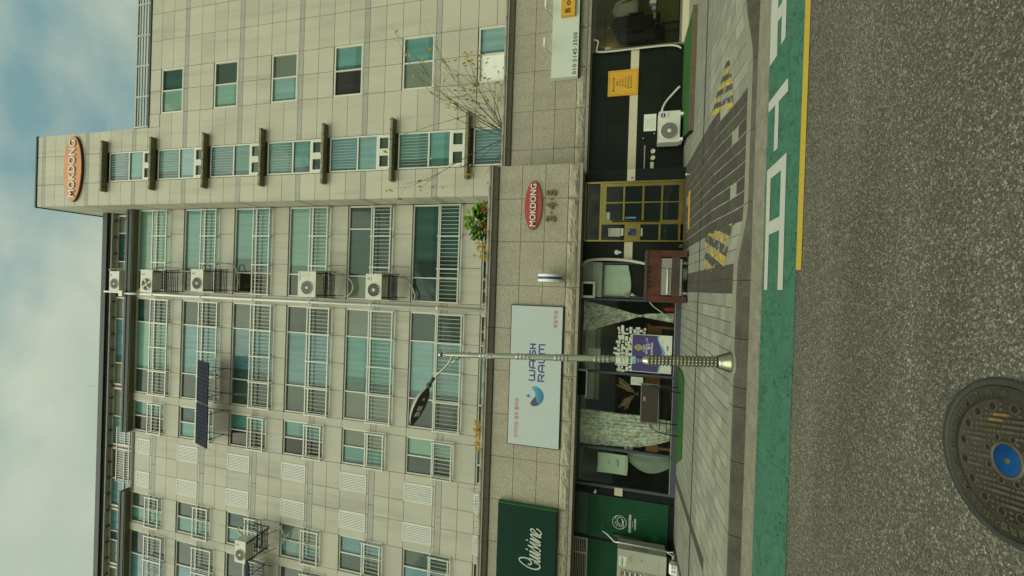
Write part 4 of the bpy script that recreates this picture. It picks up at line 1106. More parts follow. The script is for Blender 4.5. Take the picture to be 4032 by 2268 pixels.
# ================================================================== SOLAR PANELS
def solar(label, xl, xr, zb, zt, yb, yt):
    o = thing('solar_panel', label, 'solar panel', ((xl + xr) / 2, yb, zb), 'solar panels on balcony rails')
    A = Vector((xl, yb, zb)); U = Vector((xr - xl, 0, 0)); V = Vector((0, yt - yb, zt - zb)); Nn = U.cross(V).normalized()
    def P(u, v, d=0): return A + U * u + V * v + Nn * d
    def slab(mb, u0, u1, v0, v1, d0, d1):
        b = len(mb.v)
        for d in (d0, d1):
            for u, v in ((u0, v0), (u1, v0), (u1, v1), (u0, v1)): mb.v.append(tuple(P(u, v, d)))
        for f in ((0, 3, 2, 1), (4, 5, 6, 7), (0, 1, 5, 4), (1, 2, 6, 5), (2, 3, 7, 6), (3, 0, 4, 7)): mb.f.append(tuple(b + i for i in f)); mb.sm.append(False)
    mb = MB(); slab(mb, 0, 1, 0, 1, -.03, 0); mb.build('backing', mat('solar_white', (.16, .16, .17), .6, spec=.1), o)
    fr = MB()
    for s_ in ((0, 1, 0, .02), (0, 1, .98, 1), (0, .012, .02, .98), (.988, 1, .02, .98)): slab(fr, *s_, -.034, .006)
    fr.build('frame', M_BLACK, o)
    nu, nv = 10, 6
    for i in range(nu):
        for j in range(nv):
            u0, u1 = .015 + .97 * i / nu, .015 + .97 * (i + 1) / nu; v0, v1 = .025 + .95 * j / nv, .025 + .95 * (j + 1) / nv
            du, dv = (u1 - u0) * .018, (v1 - v0) * .018; cu_, cv2 = (u1 - u0) * .10, (v1 - v0) * .10
            mb = MB()
            mb.quad([P(u, v, .003) for u, v in ((u0 + cu_, v0 + dv), (u1 - cu_, v0 + dv), (u1 - du, v0 + cv2), (u1 - du, v1 - cv2), (u1 - cu_, v1 - dv), (u0 + cu_, v1 - dv), (u0 + du, v1 - cv2), (u0 + du, v0 + cv2))])
            mb.build('cell', mat('solar_cell', (.020, .023, .044), .6, spec=.02, rnd=.25), o)
    bk = MB()
    for u in (.2, .8):
        p0 = P(u, 0, -.03); p1 = P(u, 1, -.03)
        bk.tube([p0, p1], .015, 5); bk.tube([p1, (p1.x, YM - .16, p1.z + .02)], .013, 5); bk.tube([p0, (p0.x, YM - .16, p0.z - .05)], .013, 5)
        bk.tube([(p0.x, YM - .16, p0.z - .4), (p0.x, YM - .16, p1.z + .1)], .015, 5)
    bk.build('bracket', M_BLACK, o)
solar('tilted dark solar panel on the wide balcony rail right of its twin', -5.30, -3.56, 17.76, 18.72, 13.2, 13.53)
solar('tilted dark solar panel on the narrow balcony rail left of its twin', -7.08, -5.34, 17.74, 18.74, 13.2, 13.53)
solar('steep solar panel at the left edge of the photo below the hanging cream air conditioner', -13.2, -11.5, 15.42, 16.05, 13.2, 13.62)
# ================================================================== SHOP PODIUM
LF, RF, YS, RW = 9.55, 10.54, 10.35, 10.75
BASE = .15
pod = thing('shop_podium', 'granite fronted single storey shop row carrying the white laundry sign', 'shop building', (-3, LF, BASE))
pod2 = thing('shop_podium', 'set back granite fronted shop block right of the brass door', 'shop building', (6, RF, BASE))
rs = random.Random(11)
def rough_stone(parent, x0, x1, z0, z1, y):
    nx, nz = 16, 6; sd = rs.uniform(0, 100)
    mb = MB()
    def fn(u, v):
        x = x0 + (x1 - x0) * u; z = z0 + (z1 - z0) * v
        e = min(u, 1 - u, (v) * .3, (1 - v) * .3) * 14
        e = max(0, min(1, e))
        d = (.5 + .5 * mnoise.noise(Vector((x * 5 + sd, z * 7, 1)))) * .05 + abs(mnoise.noise(Vector((x * 13 + sd, z * 15, 4)))) * .035
        return (x, y - .012 - d * e, z)
    mb.grid(fn, nx, nz, smooth=False)
    mb.f = [tuple(reversed(f)) for f in mb.f] if False else mb.f
    mb.build('rough_stone', M_ROUGH, parent)
def fascia(parent, xj, y, xl, xr):
    g = .005
    for i in range(len(xj) - 1):
        a, b = xj[i] + g, xj[i + 1] - g
        for z0, z1 in ((3.915, 4.475), (3.345, 3.905), (2.80, 3.335)):
            pbox('granite_panel', parent, M_GRAN, a, b, y, y + .04, z0, z1)
        rough_stone(parent, a, b, 2.555, 2.785, y)
        pbox('trim_strip', parent, M_CORN, a, b, y - .02, y + .03, 2.475, 2.545)
        # cornice: slanted cap stone over a dark cove
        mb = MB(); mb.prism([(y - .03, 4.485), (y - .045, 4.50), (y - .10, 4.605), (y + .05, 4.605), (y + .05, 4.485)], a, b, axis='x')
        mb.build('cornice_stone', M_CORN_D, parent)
        pbox('cornice_cap', parent, M_CORN, a, b, y - .125, y + .06, 4.610, 4.640)
    n = int((xr - xl) / .52)
    for i in range(n):
        a, b = xl + (xr - xl) * i / n, xl + (xr - xl) * (i + 1) / n
        mb = MB(); mb.tube([(a + .003, y - .085, 4.685), (b - .003, y - .085, 4.685)], .042, 10)
        mb.build('coping_roll', M_CORN, parent)
    # backing and parapet
    MB().box(xl, xr, y + .042, y + .24, 2.50, 4.64).build('parapet', M_JOINT, parent)
XJ = [-15.55, -14.51, -13.47, -12.43, -11.39, -10.36, -9.32, -8.28, -7.24, -6.21, -5.18, -4.135, -3.10, -2.05, -1.02, .02, 1.07, 2.10, 2.90]
fascia(pod, XJ, LF, -15.55, 2.90)
XJ2 = [2.905, 3.60, 4.615, 5.655, 6.65, 7.68, 8.70, 9.75]
fascia(pod2, XJ2, RF, 2.93, 9.75)
MB().box(2.872, 2.9, LF + .25, RF + .2, 2.5, 4.6).build('end_wall', M_GRAN, pod)
MB().box(-15.5, 2.86, LF + .25, YM - .1, 3.2, 3.6).build('terrace_deck', M_CORN_D, pod)
MB().box(2.93, 16, RF + .25, YT - .1, 3.2, 3.6).build('terrace_deck', M_CORN_D, pod2)
for i in range(35):   # soffit boards under the overhang
    x = -15.4 + i * .52
    pbox('soffit_board', pod, mat('soffit_olive', (.17, .155, .10), .75, var=.15, vscale=5, rnd=.06), x + .003, x + .517, LF + .03, 10.60, 2.478, 2.498)
pbox('soffit_board', pod2, mat('soffit_olive', (.17, .155, .10)), 2.95, 9.7, RF + .05, RW + .05, 2.46, 2.49)
# solid parts behind the shopfronts
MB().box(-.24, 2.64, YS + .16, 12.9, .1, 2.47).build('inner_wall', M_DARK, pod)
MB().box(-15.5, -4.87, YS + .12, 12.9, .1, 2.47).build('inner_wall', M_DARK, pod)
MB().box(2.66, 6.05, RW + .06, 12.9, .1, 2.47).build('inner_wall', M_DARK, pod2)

# --- black tiled wall, right block
cream = M_CREAM
def tiles(parent, xs, zs, y, m, name='wall_tile'):
    for i in range(len(xs) - 1):
        for j in range(len(zs) - 1):
            pbox(name, parent, m, xs[i] + .002, xs[i + 1] - .002, y, y + .04, zs[j] + .002, zs[j + 1] - .002)
tiles(pod2, [2.94, 3.63, 4.24, 4.85, 5.46, 6.07], [.15, .68, 1.275], RW, M_TILE)
tiles(pod2, [2.94, 3.63, 4.24, 4.85, 5.46, 6.07], [1.475, 2.0, 2.44], RW, M_TILE)
tiles(pod2, [2.94, 3.99, 5.03, 6.07], [1.275, 1.475], RW - .008, cream, 'cream_band')
tiles(pod, [2.645, 2.935], [.15, 1.29], YS - .03, M_TILE); tiles(pod, [2.645, 2.935], [1.48, 2.47], YS - .03, M_TILE)
tiles(pod, [2.645, 2.935], [1.29, 1.48], YS - .038, cream, 'cream_band')
MB().box(2.90, 2.935, YS + .012, RW, .15, 2.47).build('return_wall', M_TILE, pod)
tiles(pod, [.70, 1.165], [.15, 1.295], YS - .01, M_TILE); tiles(pod, [.70, 1.165], [1.492, 2.47], YS - .01, M_TILE)
tiles(pod, [.70, 1.165], [1.295, 1.492], YS - .018, cream, 'cream_band')
for a, b in ((2.44, 2.47),): pbox('head_trim', pod2, M_CORN, 2.94, 9.7, RW - .05, RW + .03, a, b)
lab = mat('label_paper', (.58, .58, .48), .7)
st = pbox('no_smoking_sticker', pod, lab, 2.66, 2.77, YS - .042, YS - .039, 1.30, 1.41)
pbox('sticker_mark', pod, mat('print_pink', (.45, .14, .2), .6), 2.68, 2.75, YS - .0445, YS - .043, 1.325, 1.385)
# meter recess
mr_ = MB().box(2.99, 3.63, RW - .03, RW - .001, 1.055, 1.085).build('steel_ledge', M_GREYMET, pod2)
for x in (3.305, 3.47):
    MB().lathe([(.055, 0), (.055, .05), (.038, .055), (.03, .045), (.0001, .045)], (x, RW - .002, .868), 18, (0, -1, 0)).build('pipe_socket', M_CREAM, pod2)
pbox('wall_label', pod2, M_CREAM, 2.99, 3.21, RW - .008, RW - .001, .845, .925)
for x, z in ((3.80, 1.12), (3.90, .86)):
    MB().tube([(x, RW, z), (x, RW - .06, z), (x - .03, RW - .09, z - .02)], .022, 8).build('tap', M_STEEL, pod2)

# --- brass door
def door_part():
    d = MB()
    y0, y1 = YS - .05, YS + .04
    for a in ((1.17, 1.205, .15, 2.47), (2.595, 2.64, .15, 2.47), (1.205, 2.595, 2.435, 2.47), (1.205, 2.595, 2.05, 2.10), (1.205, 2.595, .15, .17)): d.box(a[0], a[1], y0, y1, a[2], a[3])
    return d.build('door_frame', M_GOLD, pod)
df = door_part()
y0, y1 = YS - .04, YS + .02
leaf = MB()
lx0, lx1 = 1.605, 2.590
for a in ((lx0, lx0 + .085, .175, 2.045), (lx1 - .075, lx1, .175, 2.045), (lx0 + .085, lx1 - .075, 1.955, 2.045), (lx0 + .085, lx1 - .075, .175, .28)): leaf.box(a[0], a[1], y0, y1, a[2], a[3])
for z in (1.534, 1.086, .659): leaf.box(lx0 + .085, lx1 - .075, y0 + .006, y1, z - .022, z + .022)
leaf.box(2.105, 2.135, y0 + .004, y1, .28, 1.955)
lo = leaf.build('brass_door', M_GOLD, pod)
zc_ = [.28, .637, .681, 1.064, 1.108, 1.512, 1.556, 1.955]
for i in range(4):
    for a, b in ((lx0 + .085, 2.105), (2.135, lx1 - .075)):
        pbox('pane', lo, M_DARKGLASS, a, b, YS - .012, YS - .004, zc_[2 * i], zc_[2 * i + 1])
MB().tube([(1.665, y0 - .0, 1.80), (1.665, y0 - .05, 1.78), (1.665, y0 - .05, .72), (1.665, y0, .70)], .014, 8).build('handle', mat('dark_handle', (.05, .03, .015), .4, metal=.5), lo)
sp = MB()
sp.box(1.59, 1.604, y0 + .01, y1, .17, 2.05)
for z in (.25, .69): sp.box(1.205, 1.59, y0 + .006, y1, z - .024, z + .024)
sp.box(1.205, 1.59, y0 - .005, y1, 1.13, 1.50)
so_ = sp.build('side_panel', M_GOLD, pod)
for a, b in ((.274, .666), (.714, 1.13), (1.50, 2.05)): pbox('pane', so_, M_DARKGLASS, 1.205, 1.59, YS - .012, YS - .004, a, b)
pbox('pane', df, M_DARKGLASS, 1.205, 2.595, YS - .012, YS - .004, 2.10, 2.435)
ic = MB(); ic.box(1.30, 1.49, y0 - .07, y0 - .005, 1.20, 1.44)
io = ic.build('intercom', M_STEEL, pod)
pbox('intercom_screen', io, mat('intercom_dark', (.02, .03, .05), .3), 1.315, 1.475, y0 - .074, y0 - .0705, 1.225, 1.42)
MB().lathe([(.008, .004), (.016, .004)], (1.43, y0 - .071, 1.39), 16, (0, -1, 0)).build('intercom_lens', M_LETTER, io)
for i in range(3):
    for j in range(3): pbox('key', io, mat('key_blue', (.09, .11, .2), .4), 1.335 + .025 * i, 1.35 + .025 * i, y0 - .0765, y0 - .0742, 1.25 + .03 * j, 1.268 + .03 * j)
def notice(parent, x0, x1, z0, z1, y, lines=0, m=None, name='notice', top=None):
    o = pbox(name, parent, m or M_PAPER, x0, x1, y - .003, y, z0, z1)
    if top: pbox('notice_band', parent, top, x0 + (x1 - x0) * .06, x1 - (x1 - x0) * .06, y - .0045, y - .0035, z1 - (z1 - z0) * .16, z1 - (z1 - z0) * .08)
    if lines:
        lm = MB()
        for i in range(lines):
            z = z1 - (z1 - z0) * (.22 + .68 * i / max(1, lines - 1)); ln = .8 - .25 * ((i * 7) % 3) / 2
            lm.box(x0 + (x1 - x0) * .1, x0 + (x1 - x0) * (.1 + ln), y - .0042, y - .0035, z - .004, z + .003)
        tag(lm.build('notice_print', mat('print_pale', (.2, .2, .17), .7), parent), kind='stuff')
    return o
notice(pod, 1.30, 1.50, 1.60, 1.88, YS - .0135, 6, top=M_YEL)
notice(pod, 1.315, 1.50, 1.525, 1.585, YS - .0135)
notice(pod, 1.31, 1.50, 1.08, 1.125, YS - .0135)
notice(pod, 1.70, 1.89, 1.86, 1.945, YS - .0135)
pbox('blue_sticker', pod, M_TEALPRINT, 1.735, 1.775, YS - .0155, YS - .0125, 1.24, 1.42)
MB().lathe([(.009, .002), (.02, .002)], (1.755, YS - .0125, 1.46), 14, (0, -1, 0)).build('round_sticker', M_LETTER, pod)
MB().lathe([(.0001, .02), (.05, .02), (.06, 0)], (.91, YS - .012, 1.66), 18, (0, -1, 0)).build('wall_rose', M_WHITE, pod)
pbox('wall_rose_clip', pod, M_WHITE, .885, .935, YS - .03, YS - .012, 1.56, 1.61)
MB().tube(smooth_path([(.56, YS - .10, 2.47), (.66, YS - .11, 2.40), (.715, YS - .10, 2.2), (.73, YS - .10, 1.8), (.71, YS - .10, 1.4), (.66, YS - .10, 1.1), (.62, YS - .1, .9), (.62, YS + .0, .8)], 5), .035, 10).build('wall_duct', M_CABLE, pod)
# --- door of the laundry behind the grill
sh = MB(); sh.box(-.20, .66, YS - .02, YS + .02, 1.995, 2.23); sh.build('transom_panel', mat('panel_grey_dark', (.36, .40, .33), .5), pod)
MB().box(-.20, .66, YS - .02, YS + .02, 2.235, 2.47).build('transom_panel', mat('panel_grey_dark2', (.27, .30, .25), .5), pod)
gd = MB()
for a in ((-.20, -.165, .15, 1.99), (.625, .66, .15, 1.99), (-.165, .625, 1.955, 1.99), (-.165, .625, .15, .24)): gd.box(a[0], a[1], YS - .03, YS + .02, a[2], a[3])
gdo = gd.build('glass_door', M_SLATE, pod)
pbox('pane', gdo, M_GLASS, -.165, .625, YS - .004, YS + .002, .24, 1.955)
MB().tube([(-.135, YS - .03, 1.36), (-.135, YS - .08, 1.36), (-.135, YS - .08, 1.02), (-.135, YS - .03, 1.02)], .012, 8).build('handle', M_STEEL, gdo)
pbox('lock_plate', gdo, M_STEEL, -.17, -.09, YS - .04, YS - .031, 1.33, 1.44)
pbox('lock_label', gdo, M_PAPER, -.13, -.085, YS - .034, YS - .031, 1.24, 1.30)
cl_ = MB()
cl_.grid(lambda u, v: (-.16 + .76 * u, YS + .05 + .012 * sin(u * 17) * v, 1.95 - (.60 + .05 * sin(u * 3.4 + .4)) * v), 26, 10)
clo = cl_.build('door_cloth', M_MINT, None, (.22, YS + .05, 1.3)); tag(clo, 'pale mint cloth hanging inside the glass door behind the rusty grill', 'cloth')
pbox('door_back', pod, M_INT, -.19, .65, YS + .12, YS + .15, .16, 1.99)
# --- big laundry windows
fw = MB()
for x, wd in ((-.25, .05), (-2.04, .055), (-3.915, .055), (-4.835, .06)):
    fw.box(x - wd / 2, x + wd / 2, YS - .06, YS + .04, .15, 2.47)
for x0, x1 in ((-2.0125, -.275), (-3.8875, -2.0675), (-4.805, -3.9425)):
    fw.box(x0, x1, YS - .065, YS + .04, .15, .275)
    fw.box(x0, x1, YS - .045, YS + .03, 2.435, 2.47)
fwo = fw.build('shop_window_frame', M_SLATE, pod)
for x0, x1 in ((-2.0125, -.275), (-3.8875, -2.0675), (-4.805, -3.9425)):
    pbox('pane', fwo, M_GLASS, x0, x1, YS - .004, YS + .002, .275, 2.435)
    pbox('sill_bead', fwo, M_GREYMET, x0, x1, YS - .075, YS - .066, .272, .292)
# room behind the glass
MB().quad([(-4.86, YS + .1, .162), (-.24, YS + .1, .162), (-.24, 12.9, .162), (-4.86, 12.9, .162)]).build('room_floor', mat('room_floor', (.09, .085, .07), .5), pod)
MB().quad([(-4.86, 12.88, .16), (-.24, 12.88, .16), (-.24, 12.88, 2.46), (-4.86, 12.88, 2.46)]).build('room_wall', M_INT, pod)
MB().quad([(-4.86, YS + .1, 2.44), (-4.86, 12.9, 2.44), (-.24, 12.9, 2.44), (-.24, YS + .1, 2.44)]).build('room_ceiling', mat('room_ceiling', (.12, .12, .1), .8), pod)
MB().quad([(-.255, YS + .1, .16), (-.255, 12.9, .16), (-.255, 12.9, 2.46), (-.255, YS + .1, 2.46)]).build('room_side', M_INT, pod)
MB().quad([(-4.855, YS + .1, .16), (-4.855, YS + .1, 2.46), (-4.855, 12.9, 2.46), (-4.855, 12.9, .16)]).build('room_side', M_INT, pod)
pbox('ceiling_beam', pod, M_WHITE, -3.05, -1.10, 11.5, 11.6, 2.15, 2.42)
pbox('ceiling_beam', pod, mat('beam_grey', (.35, .36, .32), .6), -3.05, -1.10, 11.48, 11.498, 2.02, 2.13)
# black strip, green door, vent
pbox('black_strip', pod, M_BLACK, -5.06, -4.868, YS - .03, YS + .05, .15, 2.47)
gm = MB(); gm.box(-6.10, -5.065, YS - .02, YS + .05, .27, 2.47); gm.build('green_front', mat('green_dark', (.010, .040, .026), .4), pod)
gdl = MB().box(-6.07, -5.09, YS - .045, YS - .021, .285, 2.15).build('green_door', M_GREEN, pod)
gdf = MB()
for a in ((-6.10, -6.072, .2, 2.17), (-5.088, -5.065, .2, 2.17)): gdf.box(a[0], a[1], YS - .05, YS - .021, a[2], a[3])
gdf.build('door_jamb', mat('green_dark', (.01, .04, .026)), pod)
pbox('door_sill', pod, M_BLACK, -6.10, -5.065, YS - .06, YS + .05, .15, .262)
MB().tube([(-5.965, YS - .05, 1.53), (-5.965, YS - .09, 1.51), (-5.965, YS - .09, .83), (-5.965, YS - .05, .81)], .018, 8).build('door_pull', mat('pull_brown', (.10, .07, .045), .5), gdl)
# emblem of a steaming pot in a ring, with the lettering below it
em = MB(); cx, cz0, R_ = -5.655, 1.39, .162
em.tube([(cx + R_ * cos(2 * pi * i / 40), YS - .05, cz0 + R_ * sin(2 * pi * i / 40)) for i in range(41)], .0075, 6, caps=False)
for pts in ([(-.10, .06), (-.03, .02), (.02, .05), (.10, .03), (.12, -.03), (.04, -.075), (-.05, -.07), (-.10, -.03), (-.08, .0), (-.02, -.02)],
            [(-.125, -.085), (-.02, -.098), (.085, -.075)], [(-.05, .10), (-.045, .055)], [(-.01, .12), (-.005, .06)], [(.06, .075), (.11, .10), (.14, .06)], [(.01, -.06), (.03, -.11)]):
    em.tube([(p[0], p[1], p[2]) for p in smooth_path([(cx + a, YS - .05, cz0 + b) for a, b in pts], 5)], .007, 6)
em.build('emblem', M_LETTER, gdl)
text(gdl, 'lettering', 'RESERVATION', M_LETTER, -5.865, -5.435, 1.115, 1.175, YS - .0465, bold=.035)
text(gdl, 'lettering', '02.2606.8058', M_LETTER, -5.785, -5.515, 1.005, 1.045, YS - .0465, bold=.04)
pbox('rule', gdl, M_LETTER, -5.73, -5.57, YS - .0475, YS - .0455, 1.075, 1.081)
M_FADE = mat('print_faded_green', (.022, .125, .05), .5)
for (x0, x1, z0, z1) in ((-5.35, -5.12, 1.75, 1.95), (-5.55, -5.2, .72, .98), (-6.05, -5.85, .45, .66), (-6.0, -5.7, 1.72, 1.9)):
    mb = MB()
    pts = smooth_path([(x0 + (x1 - x0) * i / 9, YS - .047, z0 + (z1 - z0) * (.5 + .45 * sin(i * 2.3))) for i in range(10)], 4); mb.tube(pts, .006, 5); mb.build('faded_scroll', M_FADE, gdl)
MB().box(-6.19, -6.105, YS - .03, YS + .05, .15, 2.47).build('black_post', M_BLACK, pod)
MB().box(-9.2, -6.195, YS, YS + .05, .15, 2.125).build('green_front', M_GREEN, pod)
vt = MB()
for a in ((-9.2, -6.195, 2.13, 2.165), (-9.2, -6.195, 2.455, 2.49), (-6.23, -6.195, 2.165, 2.455), (-6.60, -6.55, 2.165, 2.455)): vt.box(a[0], a[1], YS - .03, YS + .02, a[2], a[3])
vo = vt.build('vent_grille', M_GREYMET, pod)
for i in range(6):
    z = 2.19 + i * .046
    o_ = pbox('slat', vo, M_GREYMET, -9.2, -6.24, YS - .022, YS - .012, z - .012, z + .012); o_.rotation_euler = (radians(30), 0, 0)
pbox('vent_back', pod, M_DARK, -9.2, -6.195, YS + .02, YS + .05, 2.13, 2.47)
cam_ = thing('cctv_camera', 'small white security camera on the black strip left of the glass door', 'camera', (-4.95, YS - .04, 1.97))
MB().lathe([(.035, 0), (.03, .03), (.012, .05), (.012, .08)], (-4.95, YS - .031, 1.95), 12, (0, -1, 0)).build('mount', M_BLACK, cam_)
MB().tube([(-4.93, YS - .10, 1.97), (-4.99, YS - .16, 2.0)], .028, 10).build('camera_body', M_WHITE, cam_)
pbox('lens', cam_, M_BLACK, -5.02, -4.985, YS - .185, YS - .15, 1.985, 2.02)
bb = thing('wall_box', 'blank cream square box on the black strip beside the green door', 'box', (-4.9, YS - .03, 1.43))
MB().box(-5.0, -4.815, YS - .09, YS - .031, 1.34, 1.53).build('cover', M_CREAM, bb); pbox('button', bb, M_GREYMET, -4.96, -4.945, YS - .094, YS - .0905, 1.37, 1.385)

# ================================================================== BOUTIQUE ON THE RIGHT
fb = MB()
for a in ((6.07, 6.115, .30, 2.44), (7.95, 8.0, .30, 2.44)): fb.box(a[0], a[1], RW - .05, RW + .04, a[2], a[3])
fb.box(6.115, 9.7, RW - .05, RW + .04, .30, .34); fb.box(6.115, 9.7, RW - .05, RW + .04, 2.38, 2.44)
fbo = fb.build('shop_window_frame', M_CORN_D, pod2)
pbox('pane', fbo, M_GLASS, 6.115, 7.95, RW - .004, RW + .002, .34, 2.38); pbox('pane', fbo, M_GLASS, 8.0, 9.7, RW - .004, RW + .002, .34, 2.38)
pbox('window_sill', pod2, M_CREAM, 6.08, 9.7, RW - .09, RW + .04, .15, .295)
MB().quad([(6.07, RW + .06, .2), (9.75, RW + .06, .2), (9.75, 12.6, .2), (6.07, 12.6, .2)]).build('room_floor', mat('boutique_floor', (.02, .02, .016), .7, spec=.1), pod2)
MB().quad([(6.07, 12.2, .2), (9.75, 12.2, .2), (9.75, 12.2, 2.46), (6.07, 12.2, 2.46)]).build('room_wall', M_OLIVEWALL, pod2)
MB().quad([(6.07, RW + .06, 2.45), (6.07, 12.2, 2.45), (9.75, 12.2, 2.45), (9.75, RW + .06, 2.45)]).build('room_ceiling', M_INT, pod2)
MB().quad([(6.075, RW + .06, .2), (6.075, RW + .06, 2.45), (6.075, 12.2, 2.45), (6.075, 12.2, .2)]).build('room_side', M_INT, pod2)
sw_ = pbox('switch_plate', pod2, M_CREAM, 6.13, 6.22, RW + .03, RW + .05, 2.0, 2.13)
def coat(label, x, y, zt, zb, wd, m, group='clothes hanging in the boutique', slant=0.0, cat='coat'):
    o = thing('hanging_coat' if cat == 'coat' else 'hanging_jacket', label, cat, (x, y, zb), group)
    mb = MB(); n = 18
    prof = [(0, .10), (.03, .30), (.09, .50), (.2, .46), (.45, .44), (.75, .50), (1, .55)]
    b = len(mb.v)
    for h, r in prof:
        for k in range(n):
            t = 2 * pi * k / n
            wv = 1 + (.06 * sin(5 * t) if h > .3 else 0)
            mb.v.append((x + slant * h + r * wd * cos(t) * wv, y + .28 * r * wd * sin(t) * wv, zt - (zt - zb) * h))
    for i in range(len(prof) - 1):
        for k in range(n):
            k2 = (k + 1) % n; mb.f.append((b + i * n + k, b + i * n + k2, b + (i + 1) * n + k2, b + (i + 1) * n + k)); mb.sm.append(True)
    mb.f.append(tuple(b + (len(prof) - 1) * n + k for k in range(n))); mb.sm.append(False)
    mb.build('body', m, o)
    for s_ in (-1, 1):
        MB().tube([(x + s_ * wd * .42, y, zt - (zt - zb) * .09), (x + s_ * wd * .56 + slant * .3, y - .02, zt - (zt - zb) * .35), (x + s_ * wd * .58 + slant * .6, y - .04, zt - (zt - zb) * .68)], [wd * .13, wd * .11, wd * .09], 8).build('sleeve', m, o)
    MB().tube([(x - wd * .3, y, zt - .03), (x, y, zt + .03), (x + wd * .3, y, zt - .03)], .008, 5).build('hanger', M_WOOD, o)
    MB().tube(smooth_path([(x, y, zt + .03), (x, y, zt + .08), (x + .02, y, zt + .10), (x + .03, y, zt + .07)], 3), .004, 5).build('hanger_hook', M_STEEL, o)
    return o
rk = thing('clothes_rack', 'thin black clothes rail inside the boutique window', 'clothes rack', (7.4, 11.5, .2))
MB().tube([(6.5, 11.5, .2), (6.5, 11.5, 2.16), (8.6, 11.5, 2.16), (8.6, 11.5, .2)], .014, 8).build('rail', M_BLACK, rk)
for x in (6.5, 8.6): pbox('foot', rk, M_BLACK, x - .03, x + .03, 11.25, 11.75, .2, .23)
coat('light grey folded jacket shining in the boutique window', 7.52, 11.35, 1.98, 1.32, .34, M_COATG, slant=.06, cat='jacket')
coat('grey green coat at the top edge of the photo in the boutique window', 8.05, 11.45, 2.06, 1.25, .42, mat('wool_olive', (.06, .06, .04), .9, spec=.05, var=.2, vscale=12))
coat('long black coat beside the light grey jacket in the boutique', 7.18, 11.5, 2.02, .75, .42, M_COAT)
coat('black coat with sheen hem nearest the spot lamp in the boutique', 6.86, 11.5, 1.86, .62, .36, mat('wool_sheen', (.012, .012, .011), .6, spec=.15))
tb = thing('display_table', 'dark display table with small goods low in the boutique window', 'table', (7.3, 11.15, .2))
pbox('tabletop', tb, M_BLACK, 6.75, 8.1, 10.95, 11.35, .86, .89)
for x in (6.80, 8.05):
    for y in (10.99, 11.31): pbox('leg', tb, M_BLACK, x - .02, x + .02, y - .02, y + .02, .2, .86)
for i, (x, wd, h, m_, lb) in enumerate(((7.42, .10, .16, M_PAPER, 'small white card box'), (7.25, .09, .10, mat('print_lilac', (.3, .3, .4), .5), 'small pale lilac box'), (7.05, .16, .06, M_GOLD, 'low gold tin'), (7.72, .05, .22, M_WHITE, 'slim white bottle'))):
    g_ = thing('display_box', lb + ' on the dark table in the boutique window', 'box', (x, 11.08, .89))
    MB().box(x - wd / 2, x + wd / 2, 11.03, 11.13, .891, .891 + h * .8).build('body', m_, g_); MB().box(x - wd / 2 - .004, x + wd / 2 + .004, 11.026, 11.134, .891 + h * .8, .891 + h).build('lid', m_, g_)
ps = thing('picture_frame', 'white framed board standing at the top edge of the boutique window', 'frame', (7.95, 11.0, .9))
for a in ((7.72, 7.75, .95, 1.62), (7.75, 8.4, .95, .98), (7.75, 8.4, 1.59, 1.62)): pbox('frame_bar', ps, M_WHITE, a[0], a[1], 10.98, 11.01, a[2], a[3])
spt = thing('spot_lamp', 'tiny lit spot lamp on the boutique ceiling', 'spot lamp', (6.66, 11.6, 2.3))
MB().tube([(6.66, 11.6, 2.44), (6.66, 11.6, 2.26), (6.62, 11.56, 2.14)], .018, 8).build('arm', M_BLACK, spt)
em_ = bpy.data.materials.new('lamp_glow'); em_.use_nodes = True
em_.node_tree.nodes['Principled BSDF'].inputs['Emission Color'].default_value = (1, .85, .55, 1); em_.node_tree.nodes['Principled BSDF'].inputs['Emission Strength'].default_value = 6
MB().lathe([(.0001, .0), (.03, .0), (.03, .02)], (6.62, 11.55, 2.13), 12, (-.2, -.3, -1)).build('lens', em_, spt)
ll = bpy.data.lights.new('spot_glow', 'POINT'); ll.energy = 2.5; ll.color = (1, .85, .5); ll.shadow_soft_size = .05
llo = bpy.data.objects.new('spot_glow', ll); COL.objects.link(llo); llo.parent = spt; llo.location = (.25, .35, -.25)
# white hose along the window edge
MB().tube(smooth_path([(6.40, RW - .06, 2.43), (6.34, RW - .07, 2.30), (6.18, RW - .07, 2.32), (6.07, RW - .075, 2.30), (6.045, RW - .075, 2.0), (6.05, RW - .075, 1.2), (6.045, RW - .075, .6), (6.0, RW - .075, .38), (5.95, RW - .06, .30)], 5), .02, 8).build('hose', M_CABLE, pod2)
# ================================================================== RIGHT TURF PLATFORM, AC, BOARDS
tp = thing('turf_platform', 'low wood edged step covered in artificial turf under the boutique window', 'platform', (4.9, 9.9, .15))
prf = [(3.72, 10.70), (3.46, 9.47), (6.12, 9.47), (6.12, 10.64), (6.05, 10.70)]
MB().prism(prf, .14, .235, axis='z').build('turf_top', M_TURF, tp)
MB().box(3.46, 4.8, 9.415, 9.466, .13, .245).build('edge_board', M_TURFEDGE, tp); MB().box(4.804, 6.14, 9.415, 9.466, .13, .245).build('edge_board', M_TURFEDGE, tp)
MB().prism([(3.70, 10.70), (3.44, 9.44), (3.456, 9.47), (3.715, 10.70)], .13, .245, axis='z').build('end_board', M_BLACK, tp)
ac_unit('white air conditioner standing on the green turf against the black tiled wall', 3.54, 4.28, .31, .79, 10.32, .30, 'badge', 'mesh', group=None, bracket=False, hose=[(4.28, 10.5, .66), (4.40, 10.55, .70), (4.62, 10.62, .62), (4.85, 10.66, .44), (5.0, 10.66, .30)], name='air_conditioner')
for o_ in list(bpy.data.objects):
    if o_.name.startswith('air_conditioner') and 'standing on the green turf' in o_.get('label', ''):
        for x in (3.60, 4.20):
            pbox('foot', o_, M_WHITE, x - .03, x + .03, 10.30, 10.64, .245, .309)
